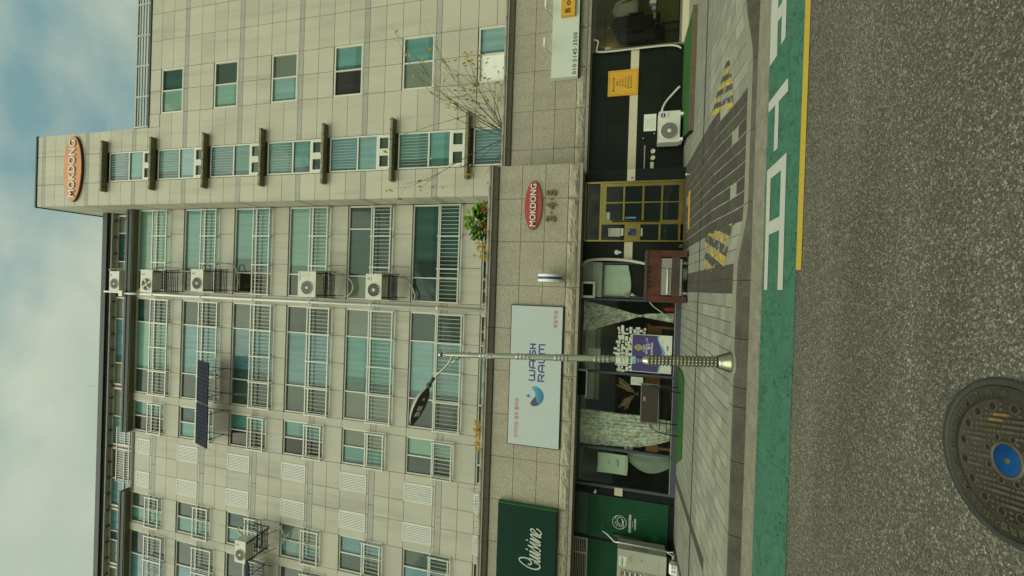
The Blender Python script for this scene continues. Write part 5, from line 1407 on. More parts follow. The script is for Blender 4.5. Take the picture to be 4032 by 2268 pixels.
yb_ = thing('wall_plaque', 'yellow square board listing Bonnie goods on the black wall', 'sign', (5.24, RW - .02, 1.65))
MB().box(4.915, 5.558, RW - .05, RW - .012, 1.28, 2.018).build('board', M_YEL, yb_)
pl = MB()
for a in ((4.945, 5.528, 1.305, 1.313), (4.945, 5.528, 1.985, 1.993), (4.945, 4.953, 1.313, 1.985), (5.52, 5.528, 1.313, 1.985)): pl.box(a[0], a[1], RW - .0525, RW - .0505, a[2], a[3])
pl.build('border_line', M_RUST, yb_)
text(yb_, 'lettering', 'Bonnie', M_PRINTDK, 5.03, 5.37, 1.855, 1.915, RW - .0515, bold=.03, spacing=1.35)
text(yb_, 'lettering', 'c.c', M_RUST, 5.40, 5.46, 1.86, 1.89, RW - .0515)
for i, (s_, wd) in enumerate((('Bag', .11), ('Scarf', .18), ('Socks', .19), ('Earring', .25), ('Necklace', .32), ('Bracelet', .31))):
    z = 1.775 - i * .068
    text(yb_, 'lettering', s_, M_PRINTDK, 5.24 - wd / 2, 5.24 + wd / 2, z - (.014 if s_ in ('Bag', 'Earring') else 0), z + .046, RW - .0515, bold=.02, spacing=1.2)
nb_ = thing('notice_board', 'white notice sheet with small print above the white air conditioner on turf', 'notice', (4.19, RW - .01, .97))
MB().box(3.985, 4.405, RW - .015, RW - .002, .82, 1.11).build('sheet', M_PAPER, nb_)
for i, s_ in enumerate(('소 화 전', '이 건물은 금연입니다', '주차금지 구역입니다', '무단투기금지', 'T.010.5145')):
    text(nb_, 'small_print', s_, mat('print_pale', (.2, .2, .17), .7), 4.04, 4.34 if i % 2 else 4.28, 1.05 - i * .048, 1.076 - i * .048, RW - .0165)

# ================================================================== SIGNS
ws = thing('sign_board', 'wide white laundry sign reading WASH RAUM with a blue crescent logo', 'shop sign', (-2.1, LF, 2.83))
MB().box(-3.76, -.455, LF - .065, LF - .012, 2.83, 4.05).build('board', M_SIGN, ws)
sf = MB()
for a in ((-3.776, -3.762, 2.814, 4.066), (-.453, -.439, 2.814, 4.066), (-3.762, -.453, 4.052, 4.066), (-3.762, -.453, 2.814, 2.828)): sf.box(a[0], a[1], LF - .063, LF - .002, a[2], a[3])
sf.build('sign_frame', M_BLACK, ws)
YSG = LF - .0665
text(ws, 'lettering', '프리미엄 셀프 빨래방', M_RUST, -3.61, -2.655, 3.805, 3.905, YSG, bold=.012)
text(ws, 'lettering', '목동역점', M_RUST, -.945, -.55, 2.935, 3.04, YSG, bold=.012)
def strokes(parent, name, m, polys, wd, y, n=5):
    mb = MB()
    for pts in polys:
        P = smooth_path([(a, y, b) for a, b in pts], n)
        w2 = wd / 2
        L2, R2 = [], []
        for i, p in enumerate(P):
            d = P[min(i + 1, len(P) - 1)] - P[max(i - 1, 0)]
            nn = Vector((-d.z, 0, d.x)); nn = nn.normalized() * w2 if nn.length > 1e-9 else Vector((0, 0, w2))
            L2.append(p + nn); R2.append(p - nn)
        for i in range(len(P) - 1): mb.quad([R2[i], R2[i + 1], L2[i + 1], L2[i]])
        for e in (P[0], P[-1]):
            mb.quad([(e.x + w2 * cos(2 * pi * k / 10), y - .0004, e.z + w2 * sin(2 * pi * k / 10)) for k in range(10)])
    return mb.build(name, m, parent)
# wide rounded capitals drawn as strokes
def word(rows):
    out = []
    for (x0, x1, z0, z1, ch) in rows:
        Wd, H_ = x1 - x0, z1 - z0
        G_ = {'W': [[(0, 1), (0, .25), (.08, .03), (.4, .03), (.5, .25), (.5, .8)], [(.5, .25), (.6, .03), (.92, .03), (1, .25), (1, 1)]],
              'A': [[(0, 0), (0, .6), (.15, .95), (.5, 1), (.85, .95), (1, .6), (1, 0)], [(.02, .35), (1, .35)]],
              'S': [[(1, .97), (.25, .97), (.02, .9), (.02, .6), (.25, .52), (.75, .5), (.98, .4), (.98, .1), (.75, .02), (0, .02)]],
              'H': [[(0, 0), (0, 1)], [(1, 0), (1, 1)], [(0, .5), (1, .5)]],
              'R': [[(0, 0), (0, 1), (.02, 1), (.7, .99), (.97, .85), (.97, .55), (.7, .42), (.3, .42)], [(.6, .40), (1, 0)]],
              'U': [[(0, 1), (0, .3), (.15, .05), (.5, 0), (.85, .05), (1, .3), (1, 1)]],
              'M': [[(0, 0), (0, .75), (.08, .97), (.4, .97), (.5, .75), (.5, .2)], [(.5, .75), (.6, .97), (.92, .97), (1, .75), (1, 0)]]}
        for st_ in G_[ch]: out.append([(x0 + a * Wd, z0 + b * H_) for a, b in st_])
    return out
ltr = word([(-2.205, -1.98, 3.445, 3.575, 'W'), (-1.915, -1.745, 3.445, 3.575, 'A'), (-1.68, -1.51, 3.445, 3.575, 'S'), (-1.455, -1.355, 3.445, 3.575, 'H'),
            (-2.21, -2.06, 3.225, 3.355, 'R'), (-1.995, -1.84, 3.225, 3.355, 'A'), (-1.775, -1.625, 3.225, 3.355, 'U'), (-1.565, -1.355, 3.225, 3.355, 'M')])
strokes(ws, 'lettering', M_NAVY, ltr, .034, YSG, 5)
# crescent logo
def blob(name, m, pts, y): 
    P = smooth_path([(a, y, b) for a, b in pts + [pts[0]]], 6)[:-1]
    return MB().quad([tuple(p) for p in P]).build(name, m, ws)
mgrad = mat('logo_gradient', (.06, .28, .42), .4)
t_ = mgrad.node_tree; p_ = t_.nodes['Principled BSDF']; g_ = t_.nodes.new('ShaderNodeNewGeometry'); sx_ = t_.nodes.new('ShaderNodeSeparateXYZ'); t_.links.new(g_.outputs['Position'], sx_.inputs[0])
mr0 = t_.nodes.new('ShaderNodeMapRange'); mr0.inputs['From Min'].default_value = 3.2; mr0.inputs['From Max'].default_value = 3.5; t_.links.new(sx_.outputs['Z'], mr0.inputs['Value'])
rp0 = t_.nodes.new('ShaderNodeValToRGB'); rp0.color_ramp.elements[0].color = (.02, .10, .30, 1); rp0.color_ramp.elements[1].color = (.08, .36, .44, 1)
t_.links.new(mr0.outputs[0], rp0.inputs[0]); t_.links.new(rp0.outputs[0], p_.inputs['Base Color'])
blob('logo_crescent', mgrad, [(-2.37, 3.51), (-2.43, 3.475), (-2.50, 3.42), (-2.58, 3.42), (-2.66, 3.475), (-2.74, 3.53), (-2.80, 3.50), (-2.815, 3.43), (-2.77, 3.31), (-2.66, 3.23), (-2.53, 3.215), (-2.41, 3.28), (-2.345, 3.39), (-2.345, 3.47)], YSG)
blob('logo_shade', mat('logo_plum', (.075, .055, .11), .4), [(-2.75, 3.525), (-2.80, 3.50), (-2.812, 3.43), (-2.77, 3.33), (-2.70, 3.37), (-2.62, 3.40), (-2.60, 3.43), (-2.67, 3.48)], YSG - .0006)
blob('logo_drop', mat('logo_blue', (.03, .21, .40), .4), [(-2.583, 3.645), (-2.555, 3.60), (-2.543, 3.57), (-2.565, 3.542), (-2.60, 3.543), (-2.622, 3.572), (-2.608, 3.605)], YSG)
cs = thing('sign_board', 'dark green sign box with white script reading Cuisine', 'shop sign', (-6.9, LF, 2.81))
MB().box(-9.4, -5.172, 9.40, LF - .01, 2.81, 4.21).build('board', M_GREENSIGN, cs)
for y_a, y_b in ((9.405, 9.46), (9.466, 9.535)): MB().box(-5.170, -5.158, y_a, y_b, 2.80, 4.22).build('side_strip', M_GREENEDGE, cs)
cst = {'c': [(-6.477, 3.439), (-6.494, 3.392), (-6.453, 3.353), (-6.399, 3.375), (-6.356, 3.456), (-6.357, 3.563), (-6.392, 3.643), (-6.443, 3.634), (-6.501, 3.558), (-6.559, 3.423), (-6.578, 3.289), (-6.55, 3.184), (-6.497, 3.149), (-6.45, 3.174), (-6.421, 3.255), (-6.409, 3.295)],
       'u': [(-6.342, 3.417), (-6.37, 3.296), (-6.392, 3.18), (-6.36, 3.16), (-6.305, 3.298), (-6.254, 3.406), (-6.287, 3.272), (-6.308, 3.18), (-6.28, 3.16), (-6.22, 3.30), (-6.17, 3.409), (-6.196, 3.275), (-6.225, 3.18), (-6.20, 3.16), (-6.145, 3.277), (-6.074, 3.385), (-6.045, 3.45), (-6.058, 3.40), (-6.061, 3.319), (-6.08, 3.21), (-6.115, 3.155), (-6.15, 3.171)],
       's2': [(-6.08, 3.20), (-6.02, 3.30), (-5.96, 3.409), (-5.989, 3.282), (-6.01, 3.18), (-5.98, 3.165), (-5.93, 3.28), (-5.88, 3.398), (-5.898, 3.285), (-5.931, 3.150), (-5.851, 3.313), (-5.790, 3.395), (-5.78, 3.36), (-5.80, 3.25), (-5.82, 3.18), (-5.80, 3.155), (-5.76, 3.22), (-5.70, 3.29), (-5.657, 3.335), (-5.650, 3.375), (-5.684, 3.398), (-5.735, 3.343), (-5.765, 3.236), (-5.755, 3.165), (-5.710, 3.146), (-5.650, 3.201), (-5.628, 3.267)],
       'd1': [(-5.926, 3.504), (-5.935, 3.45)], 'd2': [(-6.142, 3.503), (-6.151, 3.449)]}
cm = MB()
for pts in cst.values():
    cm.tube(smooth_path([(a, 9.392, b) for a, b in pts], 5), .0165, 8)
cm.build('lettering', mat('script_white', (.52, .55, .48), .5), cs)
bs = thing('sign_board', 'long white sign box with a phone number and yellow Bonnie block', 'shop sign', (7.4, RF, 2.77))
MB().box(5.35, 9.6, RF - .16, RF - .012, 2.765, 3.44).build('board', mat('sign_white_warm', (.56, .60, .52), .4, var=.03, vscale=2), bs)
MB().box(5.345, 9.6, RF - .155, RF - .02, 2.745, 2.763).build('sign_base', M_BLACK, bs)
text(bs, 'lettering', '010·5145·3500', M_PRINTBK, 5.40, 6.46, 2.80, 2.905, RF - .1615, bold=.02, spacing=1.1)
MB().box(6.86, 8.2, RF - .24, RF - .161, 2.875, 3.225).build('yellow_block', M_YEL, bs)
text(bs, 'lettering', 'Bonnie', M_PRINTDK, 6.93, 7.88, 2.985, 3.125, RF - .2415, bold=.035, spacing=1.6)
def sign_lamp(label, x):
    o = thing('sign_lamp', label, 'lamp', (x, RF - .05, 3.45), 'lamps above the long white sign')
    MB().tube([(x - .10, RF - .05, 3.44), (x - .06, RF - .30, 3.56), (x - .02, RF - .42, 3.58)], .007, 6).build('arm', M_STEEL, o)
    MB().box(x - .09, x + .10, RF - .52, RF - .40, 3.555, 3.60).build('lamp_head', M_WHITE, o)
    MB().box(x - .08, x + .09, RF - .51, RF - .41, 3.545, 3.553).build('lens', M_LEDP, o)
sign_lamp('small white arm lamp above the phone number on the long sign', 6.10)
sign_lamp('small white arm lamp above the yellow block on the long sign', 7.06)
oval_sign('oval_sign', 'red oval sign reading MOKDONG on the granite above the brass door', 1.93, 3.615, .575, .205, LF, M_RED, .045, .50, .072, bold=.012)
nn_ = thing('house_numbers', 'bronze numerals 3 4 5 with dots under the red oval sign', 'numerals', (1.92, LF, 3.09))
for ch, x0, x1 in (('3', 1.54, 1.68), ('4', 1.83, 1.99), ('5', 2.15, 2.29)):
    text(nn_, 'numeral', ch, M_BRONZE, x0, x1, 3.08, 3.31, LF - .02, .03, bold=.03)
for x in (1.755, 2.07): MB().lathe([(.0001, .05), (.02, .05), (.022, .02)], (x, LF - .002, 3.19), 12, (0, -1, 0)).build('dot', M_BRONZE, nn_)
bp_ = thing('round_blade_sign', 'round white blade sign with a blue rim stripe seen edge on', 'sign', (.21, LF - .30, 3.12))
def drum(x0, x1, r, nm, m):
    MB().lathe([(.0001, 0), (r - .01, 0), (r, .01), (r, x1 - x0 - .01), (r - .01, x1 - x0), (.0001, x1 - x0)], (x0, LF - .30, 3.12), 36, (1, 0, 0)).build(nm, m, bp_)
drum(.128, .188, .275, 'drum', M_WHITE); drum(.24, .30, .275, 'drum', M_WHITE); drum(.1885, .2395, .272, 'blue_band', M_BLUESTRIPE)
MB().tube([(.214, LF - .03, 3.12), (.214, LF - .002, 3.12)], .05, 10).build('wall_bracket', M_GREYMET, bp_)
MB().tube(smooth_path([(.21, LF - .1, 2.87), (.16, LF - .05, 2.82), (.09, LF - .03, 2.77)], 3), .008, 5).build('cable', M_BLACK, bp_)
# ================================================================== STREET LAMP
sl_ = thing('street_lamp', 'polished steel street lamp with a studded base at the kerb', 'street lamp', (-.917, 5.93, .15))
LX = lambda z: -.917 - (z - .3) * .047
LY = 5.93
D_ = Vector((-.047, 0, 1)).normalized()
def seg(name, m, prof, n=28):
    """prof in (radius, z): a turned piece on the slightly leaning axis"""
    z0 = prof[0][1]
    return MB().lathe([(r, (z - z0) / D_.z) for r, z in prof], (LX(z0), LY, z0), n, D_).build(name, m, sl_)
M_STUDSTEEL = mat('studded_steel', (.30, .29, .21), .28, metal=1.0, var=.15, vscale=10)
seg('base_flange', M_STUDSTEEL, [(.136, .152), (.136, .175), (.128, .195), (.124, .20), (.112, .24), (.108, .245), (.094, .285), (.092, .29), (.086, .315), (.076, .32)], 36)
collar = MB().prism([(-.917 + .19 * cos(2 * pi * i / 16) * (1.25 if i % 4 else 1.0), 5.925 + .15 * sin(2 * pi * i / 16)) for i in range(16)], .12, .156, axis='z'); collar.build('concrete_collar', M_KERBTOP, sl_)
def knurl(name, m, z0, z1, r, amp, nth, nz, res=5, sharp=1.0, twist=0):
    mb = MB(); nu = nth * res; nv = nz * res
    b = len(mb.v)
    for i in range(nu):
        for j in range(nv + 1):
            th = 2 * pi * i / nu; z = z0 + (z1 - z0) * j / nv
            row = j / res
            a_ = max(0, cos(nth * th + pi * (int(row) % 2) + twist * row)) if False else max(0, cos(nth * th + twist * row))
            bz = abs(sin(pi * row))
            d = amp * (a_ * bz) ** sharp
            mb.v.append((LX(z) + (r + d) * cos(th), LY + (r + d) * sin(th), z))
    for i in range(nu):
        i2 = (i + 1) % nu
        for j in range(nv):
            mb.f.append((b + i * (nv + 1) + j, b + i2 * (nv + 1) + j, b + i2 * (nv + 1) + j + 1, b + i * (nv + 1) + j + 1)); mb.sm.append(True)
    return mb.build(name, m, sl_)
knurl('studded_shaft', M_STUDSTEEL, .315, 1.205, .058, .021, 9, 19, 6, 1.35)
seg('cone_collar', M_STEEL, [(.078, 1.200), (.075, 1.212), (.052, 1.262), (.050, 1.27)])
rr = lambda z: .0515 - (z - 1.27) * .0047
def plain(z0, z1): seg('pole_section', M_STEEL, [(rr(z0), z0), (rr(z1), z1)])
plain(1.27, 1.695); plain(1.93, 2.28); plain(2.485, 2.84); plain(3.06, 3.43); plain(3.63, 4.17)
for z0, z1 in ((1.695, 1.93), (2.28, 2.485), (2.84, 3.06), (3.43, 3.63)):
    knurl('twisted_band', M_STEEL, z0, z1, rr(z0) - .001, .009, 8, 4, 6, .8, twist=.9)
seg('finial_neck', M_STEEL, [(rr(4.17), 4.172), (.028, 4.19), (.016, 4.20), (.016, 4.345)], 20) if False else seg('finial_neck', M_STEEL, [(rr(4.17), 4.172), (.030, 4.19), (.018, 4.20), (.018, 4.235)], 20)
bp2 = MB(); bp2.lathe([(.0001, -.045)] + [(.045 * cos(a), .045 * sin(a)) for a in [radians(x) for x in range(-75, 90, 15)]] + [(.0001, .045)], (LX(4.275), LY, 4.275), 20, D_); bp2.build('finial_ball', M_STEEL, sl_)
for z in (3.80, 3.90):
    for s_ in (-1, 1): MB().tube([(LX(z) + s_ * .036, LY, z), (LX(z) + s_ * .058, LY, z)], .008, 6).build('clamp_bolt', M_GREYMET, sl_)
arm = MB(); arm.tube(smooth_path([(LX(4.08) - .03, LY, 4.085), (-1.20, LY, 4.12), (-1.29, LY, 4.185), (-1.40, LY, 4.30), (-1.50, LY, 4.40)], 5), .0145, 8)
arm.tube([(LX(3.93) - .03, LY, 3.93), (-1.245, LY, 4.135)], .011, 8); arm.build('arm', M_STEEL, sl_)
hd_ax = Vector((-.915, 0, .385)).normalized()
MB().tube([(-1.475, LY, 4.375), (-1.58, LY, 4.445)], .026, 12).build('arm_socket', M_LAMPBODY, sl_)
MB().lathe([(.0001, -.028), (.038, -.026), (.042, 0), (.038, .026), (.0001, .028)], (-1.605, LY, 4.458), 18, (0, 1, 0)).build('tilt_joint', M_LAMPBODY, sl_)
side = Vector((0, 1, 0)); upn = hd_ax.cross(side)
if upn.z < 0: upn = -upn
rot = Matrix.Rotation(radians(24), 3, hd_ax)
if (rot @ upn).y < upn.y: rot = Matrix.Rotation(radians(-24), 3, hd_ax)
upn = rot @ upn; side = rot @ side      # top tips back, lens side faces the street
h0 = Vector((-1.635, LY, 4.468))
L_ = .70
def hw(t): return .125 * (max(0, sin(pi * min(1, (t * .93 + .07)))) ** .62) * (1.0 if t > .2 else .55 + 2.25 * t)
hb = MB(); nu_, nv_ = 18, 12
hb.grid(lambda u, v: h0 + hd_ax * (L_ * u) + side * (hw(u) * cos(pi * v)) + upn * (.118 * sin(pi * v) ** .8 * (hw(u) / .125) ** .8), nu_, nv_)
hb.build('lamp_cover', M_LAMPTOP, sl_)
hu = MB(); hu.grid(lambda u, v: h0 + hd_ax * (L_ * u) + side * (hw(u) * 1.02 * (2 * v - 1)) - upn * (.012 * (1 - (2 * v - 1) ** 4)), nu_, 6); hu.build('lamp_underside', M_LAMPBODY, sl_)
def led(u0, u1, w_):
    mb = MB()
    for d in (.014, .020):
        pass
    A_ = [h0 + hd_ax * (L_ * u) + side * (w_ * s_) - upn * .020 for u, s_ in ((u0, -1), (u1, -1), (u1, 1), (u0, 1))]
    B_ = [p + upn * .010 for p in A_]
    mb.quad(A_); 
    for i in range(4): mb.quad([A_[i], A_[(i + 1) % 4], B_[(i + 1) % 4], B_[i]])
    mb.build('led_panel', M_LEDP, sl_)
led(.47, .585, .042); led(.62, .735, .042); led(.27, .325, .022)
# notices wrapped round the pole
def wrap(name, m, z0, z1, t0, t1, off=.003):
    mb = MB(); mb.grid(lambda u, v: (LX(z0 + (z1 - z0) * v) + (rr(z0) + off) * cos(t0 + (t1 - t0) * u), LY + (rr(z0) + off) * sin(t0 + (t1 - t0) * u), z0 + (z1 - z0) * v), 10, 1)
    return mb.build(name, m, sl_)
wrap('pole_notice', M_PAPER, 1.455, 1.62, radians(190), radians(350))
wrap('pole_sticker', M_SIGN, 1.36, 1.425, radians(190), radians(350)); wrap('pole_sticker_print', M_TEALPRINT, 1.37, 1.40, radians(215), radians(290), .0045)
wrap('pole_sticker', M_NAVY, 1.275, 1.352, radians(190), radians(350))
def pole_text(body, z0, z1, x0, x1, m):
    text(sl_, 'small_print', body, m, LX(z0) + x0, LX(z0) + x1, z0, z1, LY - rr(z0) - .0055)
pole_text('불법주차', 1.53, 1.56, -.03, .03, M_PRINTBK); pole_text('금지구역', 1.485, 1.51, -.03, .03, M_PRINTBK)
pole_text('광고물부착', 1.315, 1.34, -.032, .032, M_LETTER); pole_text('금지', 1.285, 1.305, -.02, .02, M_LETTER)

# ================================================================== GRILL IN FRONT OF THE LAUNDRY DOOR
gr = thing('charcoal_grill', 'rusty red steel grill cabinet with five round holes', 'grill', (.32, 9.7, .15))
GY = 9.45
pbox('side_board', gr, M_RUSTY, .745, .885, GY, GY + .55, .19, .995); pbox('side_board', gr, M_RUSTY, -.245, -.115, GY, GY + .55, .19, .995)
pbox('front_board', gr, M_RUSTY, -.113, .743, GY + .006, GY + .04, .715, .995)
pbox('top_plate', gr, M_RUSTDK, -.255, .895, GY - .012, GY + .56, .997, 1.025)
pbox('lower_board', gr, M_RUSTDK, -.113, .743, GY + .01, GY + .06, .325, .49)
pbox('lower_lip', gr, M_GREYMET, -.09, .70, GY + .005, GY + .075, .285, .322)
for i, x in enumerate((.095, .20, .31, .41, .505)):
    MB().lathe([(.0001, .001), (.036, .001)], (x, GY + .004, .942), 18, (0, -1, 0)).build('air_hole', M_DARK, gr)
    MB().lathe([(.036, .0), (.038, .004), (.043, .0)], (x, GY + .0055, .942), 18, (0, -1, 0)).build('hole_rim', M_RUSTDK, gr)
pbox('inner_back', gr, M_DARK, -.113, .743, GY + .30, GY + .32, .30, .72)
pbox('ash_box', gr, M_GREYMET, .50, .715, GY + .02, GY + .28, .49, .705)
pbox('drawer', gr, M_GREYMET, -.09, .49, GY + .015, GY + .28, .59, .705); pbox('drawer', gr, M_GREYMET, -.09, .49, GY + .03, GY + .28, .495, .555)
MB().tube([(-.08, GY + .01, .573), (.49, GY + .01, .573)], .017, 10).build('gas_tube', M_AC, gr)
for x, m_ in ((.62, M_GREYMET), (-.04, M_CREAM)): MB().tube([(x, GY + .12, .152), (x, GY + .12, .285)], .035, 10).build('leg_pipe', m_, gr)
pot = thing('cooking_pot', 'grey metal pot stored under the rusty grill', 'pot', (.38, GY + .22, .15))
MB().lathe([(.0001, .0), (.13, .0), (.165, .03), (.17, .10), (.178, .105), (.17, .11), (.0001, .108)], (.38, GY + .22, .152), 28).build('bowl', M_GREYMET, pot)
bk_ = thing('bucket', 'small blue plastic bucket under the left end of the rusty grill', 'bucket', (-.17, GY + .1, .15))
MB().lathe([(.0001, 0), (.05, 0), (.066, .115), (.070, .12), (.062, .12), (.05, .01), (.0001, .01)], (-.185, GY + .06, .152), 20).build('body', M_BUCKET, bk_)
MB().tube(smooth_path([(-.25, GY + .06, .27), (-.185, GY + .03, .235), (-.12, GY + .06, .27)], 4), .004, 5).build('handle', M_GREYMET, bk_)
MB().tube(smooth_path([(-.27, 9.85, .92), (-.36, 10.0, .80), (-.47, 10.15, .62), (-.55, 10.26, .50)], 5), .011, 6)
hb2 = MB(); hb2.tube(smooth_path([(-.25, 9.90, .90), (-.36, 10.05, .80), (-.50, 10.2, .60), (-.58, 10.27, .52)], 5), .012, 7); hs2 = hb2.build('gas_hose', M_CABLE, None, (-.25, 9.9, .5)); tag(hs2, 'short pale hose running from the rusty grill to the shop window', 'hose')
weed = thing('weed', 'small green weed at the foot of the wall beside the brass door', 'plant', (.98, 10.28, .15))
rw = random.Random(2)
for i in range(14):
    t = rw.uniform(0, 2 * pi); r_ = rw.uniform(.02, .09); h_ = rw.uniform(.04, .14); x, y = .95 + r_ * cos(t), 10.20 + r_ * sin(t) * .5
    mb = MB(); mb.quad([(x, y, .15 + h_ * .4), (x + .03 * cos(t), y + .02, .15 + h_), (x + .07 * cos(t), y, .15 + h_ * .9), (x + .035 * cos(t), y - .03, .15 + h_ * .6)]); mb.build('leaf', M_LEAF, weed)
MB().tube([(.95, 10.2, .15), (.95, 10.2, .2)], .006, 5).build('stem', M_LEAFDK, weed)
post = thing('bollard_cap', 'tiny white door stop post on the pavement near the brass door', 'post', (2.60, 9.72, .15))
MB().lathe([(.02, 0), (.018, .05), (.012, .06)], (2.60, 9.72, .15), 12).build('pin', M_GREYMET, post); MB().lathe([(.012, .06), (.022, .065), (.022, .085), (.0001, .09)], (2.60, 9.72, .15), 12).build('cap', M_WHITE, post)
drn = thing('wall_mirror_box', 'square steel framed dark box above the laundry door', 'box', (-.03, YS - .06, 2.15))
MB().box(-.17, .12, YS - .13, YS - .07, 2.20, 2.44).build('dark_face', M_BLACK, drn)
mb = MB()
for a in ((-.225, .175, 2.44, 2.495), (-.225, .175, 2.145, 2.20), (-.225, -.17, 2.20, 2.44), (.12, .175, 2.20, 2.44)): mb.box(a[0], a[1], YS - .15, YS - .065, a[2], a[3])
mb.build('frame', M_STEEL, drn)
hbx = thing('hanging_box', 'black box sign with a bright lower edge hanging over the middle laundry window', 'sign', (-2.3, 10.1, 2.26))
MB().box(-2.58, -1.99, 10.02, 10.16, 2.285, 2.475).build('box_body', M_BLACK, hbx)
MB().box(-2.60, -1.97, 10.0, 10.17, 2.255, 2.283).build('lower_edge', M_SIGN, hbx); MB().box(-1.988, -1.965, 10.0, 10.17, 2.285, 2.475).build('side_edge', M_SIGN, hbx)
lbx = thing('wall_unit', 'small pale electric unit inside the laundry window near the ceiling', 'electric box', (-1.58, 10.5, 1.97))
MB().box(-1.66, -1.50, 10.46, 10.54, 1.98, 2.27).build('casing', M_AC, lbx)
for z in (2.04, 2.19): pbox('slot', lbx, M_GREYMET, -1.60, -1.56, 10.455, 10.459, z, z + .04)

# ================================================================== INSIDE THE LAUNDRY WINDOW
def curtain(name, label, rows, y, folds, amp, m, n=110):
    """rows: (z, x_left, x_right) from top to bottom"""
    mb = MB(); nv = 40
    def fn(u, v):
        t = v * (len(rows) - 1); i = min(int(t), len(rows) - 2); f = t - i
        f = f * f * (3 - 2 * f) if False else f
        z = rows[i][0] * (1 - f) + rows[i + 1][0] * f; xl = rows[i][1] * (1 - f) + rows[i + 1][1] * f; xr = rows[i][2] * (1 - f) + rows[i + 1][2] * f
        wv = (xr - xl)
        return (xl + wv * u, y + amp * sin(u * folds * 2 * pi + .9 * sin(u * 9 + v)) * min(1, wv / .4) + .01 * sin(v * 6), z)
    mb.grid(fn, n, nv)
    o = mb.build(name, m, None, ((rows[0][1] + rows[0][2]) / 2, y, rows[-1][0])); return o
c1 = thing('lace_curtain', 'white lace curtain tied at the waist in the right laundry window', 'curtain', (-.7, 10.5, .3))
def curtain_part(parent, nm, rows, y, folds, amp, m):
    o = curtain(nm, '', rows, y, folds, amp, m); o.parent = parent; o.location = tuple(a - b for a, b in zip(o.location, ORG[parent.name])); return o
curtain_part(c1, 'upper_fall', [(2.42, -1.08, -.31), (2.1, -1.0, -.36), (1.7, -.86, -.45), (1.3, -.73, -.56), (1.1, -.66, -.60), (1.02, -.645, -.605)], 10.5, 8, .035, M_NET)
curtain_part(c1, 'lower_fall', [(1.02, -.645, -.605), (.9, -.67, -.57), (.6, -.71, -.55), (.28, -.76, -.53)], 10.5, 5, .02, M_NET)
MB().tube([(-.66, 10.47, 1.03), (-.59, 10.47, 1.01)], .018, 8).build('tie', M_LACE, c1)
c2 = thing('lace_curtain', 'wide white lace curtain with scalloped edge in the middle laundry window', 'curtain', (-3.5, 10.5, .3))
curtain_part(c2, 'fall', [(2.42, -3.93, -3.05), (2.0, -3.92, -3.06), (1.5, -3.90, -3.07), (1.0, -3.86, -3.06), (.6, -3.74, -3.10), (.28, -3.62, -3.12)], 10.5, 9, .032, M_NET)
MB().tube([(-3.95, 10.5, 2.43), (-3.0, 10.5, 2.43)], .01, 6).build('curtain_rod', M_GREYMET, c2)
rn = random.Random(21)
def note(x, z, w_, h_, r_, m_):
    mb = MB(); mb.box(-w_ / 2, w_ / 2, -.0015, .0, -h_ / 2, h_ / 2)
    o = mb.build('paper_note', m_, None, (0, 0, 0)); o.location = (x, YS - .0065 - rn.uniform(0, .004), z); o.rotation_euler = (0, r_, 0)
    tag(o, 'small white paper note in the cluster stuck on the laundry window' if m_ is M_PAPER else 'single tan paper note among the white ones on the laundry window', 'paper note', 'paper notes on the laundry window'); return o
M_NOTE2 = mat('paper_tan', (.42, .34, .18), .7)
placed = []; tries = 0
while len(placed) < 104 and tries < 6000:
    tries += 1
    x = rn.uniform(-2.0, -.92); z = rn.uniform(.92, 1.66)
    if z < 1.24 and -1.97 < x < -1.06: continue
    if z < 1.22 and x < -1.06: continue
    top = 1.60 + .05 * sin(x * 7)
    if z > top: continue
    if x > -1.15 and rn.random() < .45: continue
    w_, h_ = rn.choice(((.075, .075), (.06, .075), (.09, .06), (.05, .05), (.11, .07), (.075, .11)))
    if any(abs(x - a) < (w_ + c) * .48 and abs(z - b) < (h_ + d) * .48 for a, b, c, d in placed): continue
    placed.append((x, z, w_, h_)); note(x, z, w_, h_, rn.uniform(-.12, .12), M_NOTE2 if len(placed) == 31 else M_PAPER)
po = thing('poster', 'purple and white poster with a yellow bulb drawing on the laundry window', 'poster', (-1.51, YS - .03, .32))
PY = YS - .035
def sheet(nm, m, pts, y): return MB().quad([(a, y, b) for a, b in pts]).build(nm, m, po)
MB().box(-1.965, -1.06, PY, PY + .006, .325, 1.24).build('sheet', M_PAPER, po)
wave = [(-1.95, .64), (-1.85, .62), (-1.72, .60), (-1.6, .56), (-1.45, .545), (-1.3, .60), (-1.17, .655), (-1.075, .665)]
sheet('blue_wave', M_SKYBLUE, [(-1.95, 1.225)] + [(a, b - .055 + .03 * sin(a * 9)) for a, b in wave] + [(-1.075, 1.225)], PY - .0015)
sheet('purple_field', M_PURPLE, [(-1.95, 1.226)] + wave + [(-1.075, 1.226)], PY - .003)
bu = MB(); bu.quad([(-1.38 + .075 * cos(2 * pi * k / 20), PY - .0045, 1.08 + .09 * sin(2 * pi * k / 20)) for k in range(20)]); bu.build('bulb_drawing', mat('print_bulb', (.50, .42, .16), .6), po)
gl_ = MB()
for i in range(-2, 3):
    gl_.box(-1.38 + i * .028 - .003, -1.38 + i * .028 + .003, PY - .006, PY - .005, 1.02, 1.14)
    gl_.box(-1.44, -1.32, PY - .006, PY - .005, 1.08 + i * .028 - .003, 1.08 + i * .028 + .003)
tag(gl_.build('bulb_grid', M_PRINTDK, po), kind='stuff')
for s_, x0, x1, z in (('"나도?"', -1.48, -1.30, .955), ('"창업도, 나', -1.56, -1.14, .895), ("'할까'", -1.42, -1.26, .835), ('문의하세요!', -1.55, -1.24, .775)):
    text(po, 'lettering', s_, M_LETTER, x0, x1, z - .025, z + .025, PY - .0045, bold=.03)
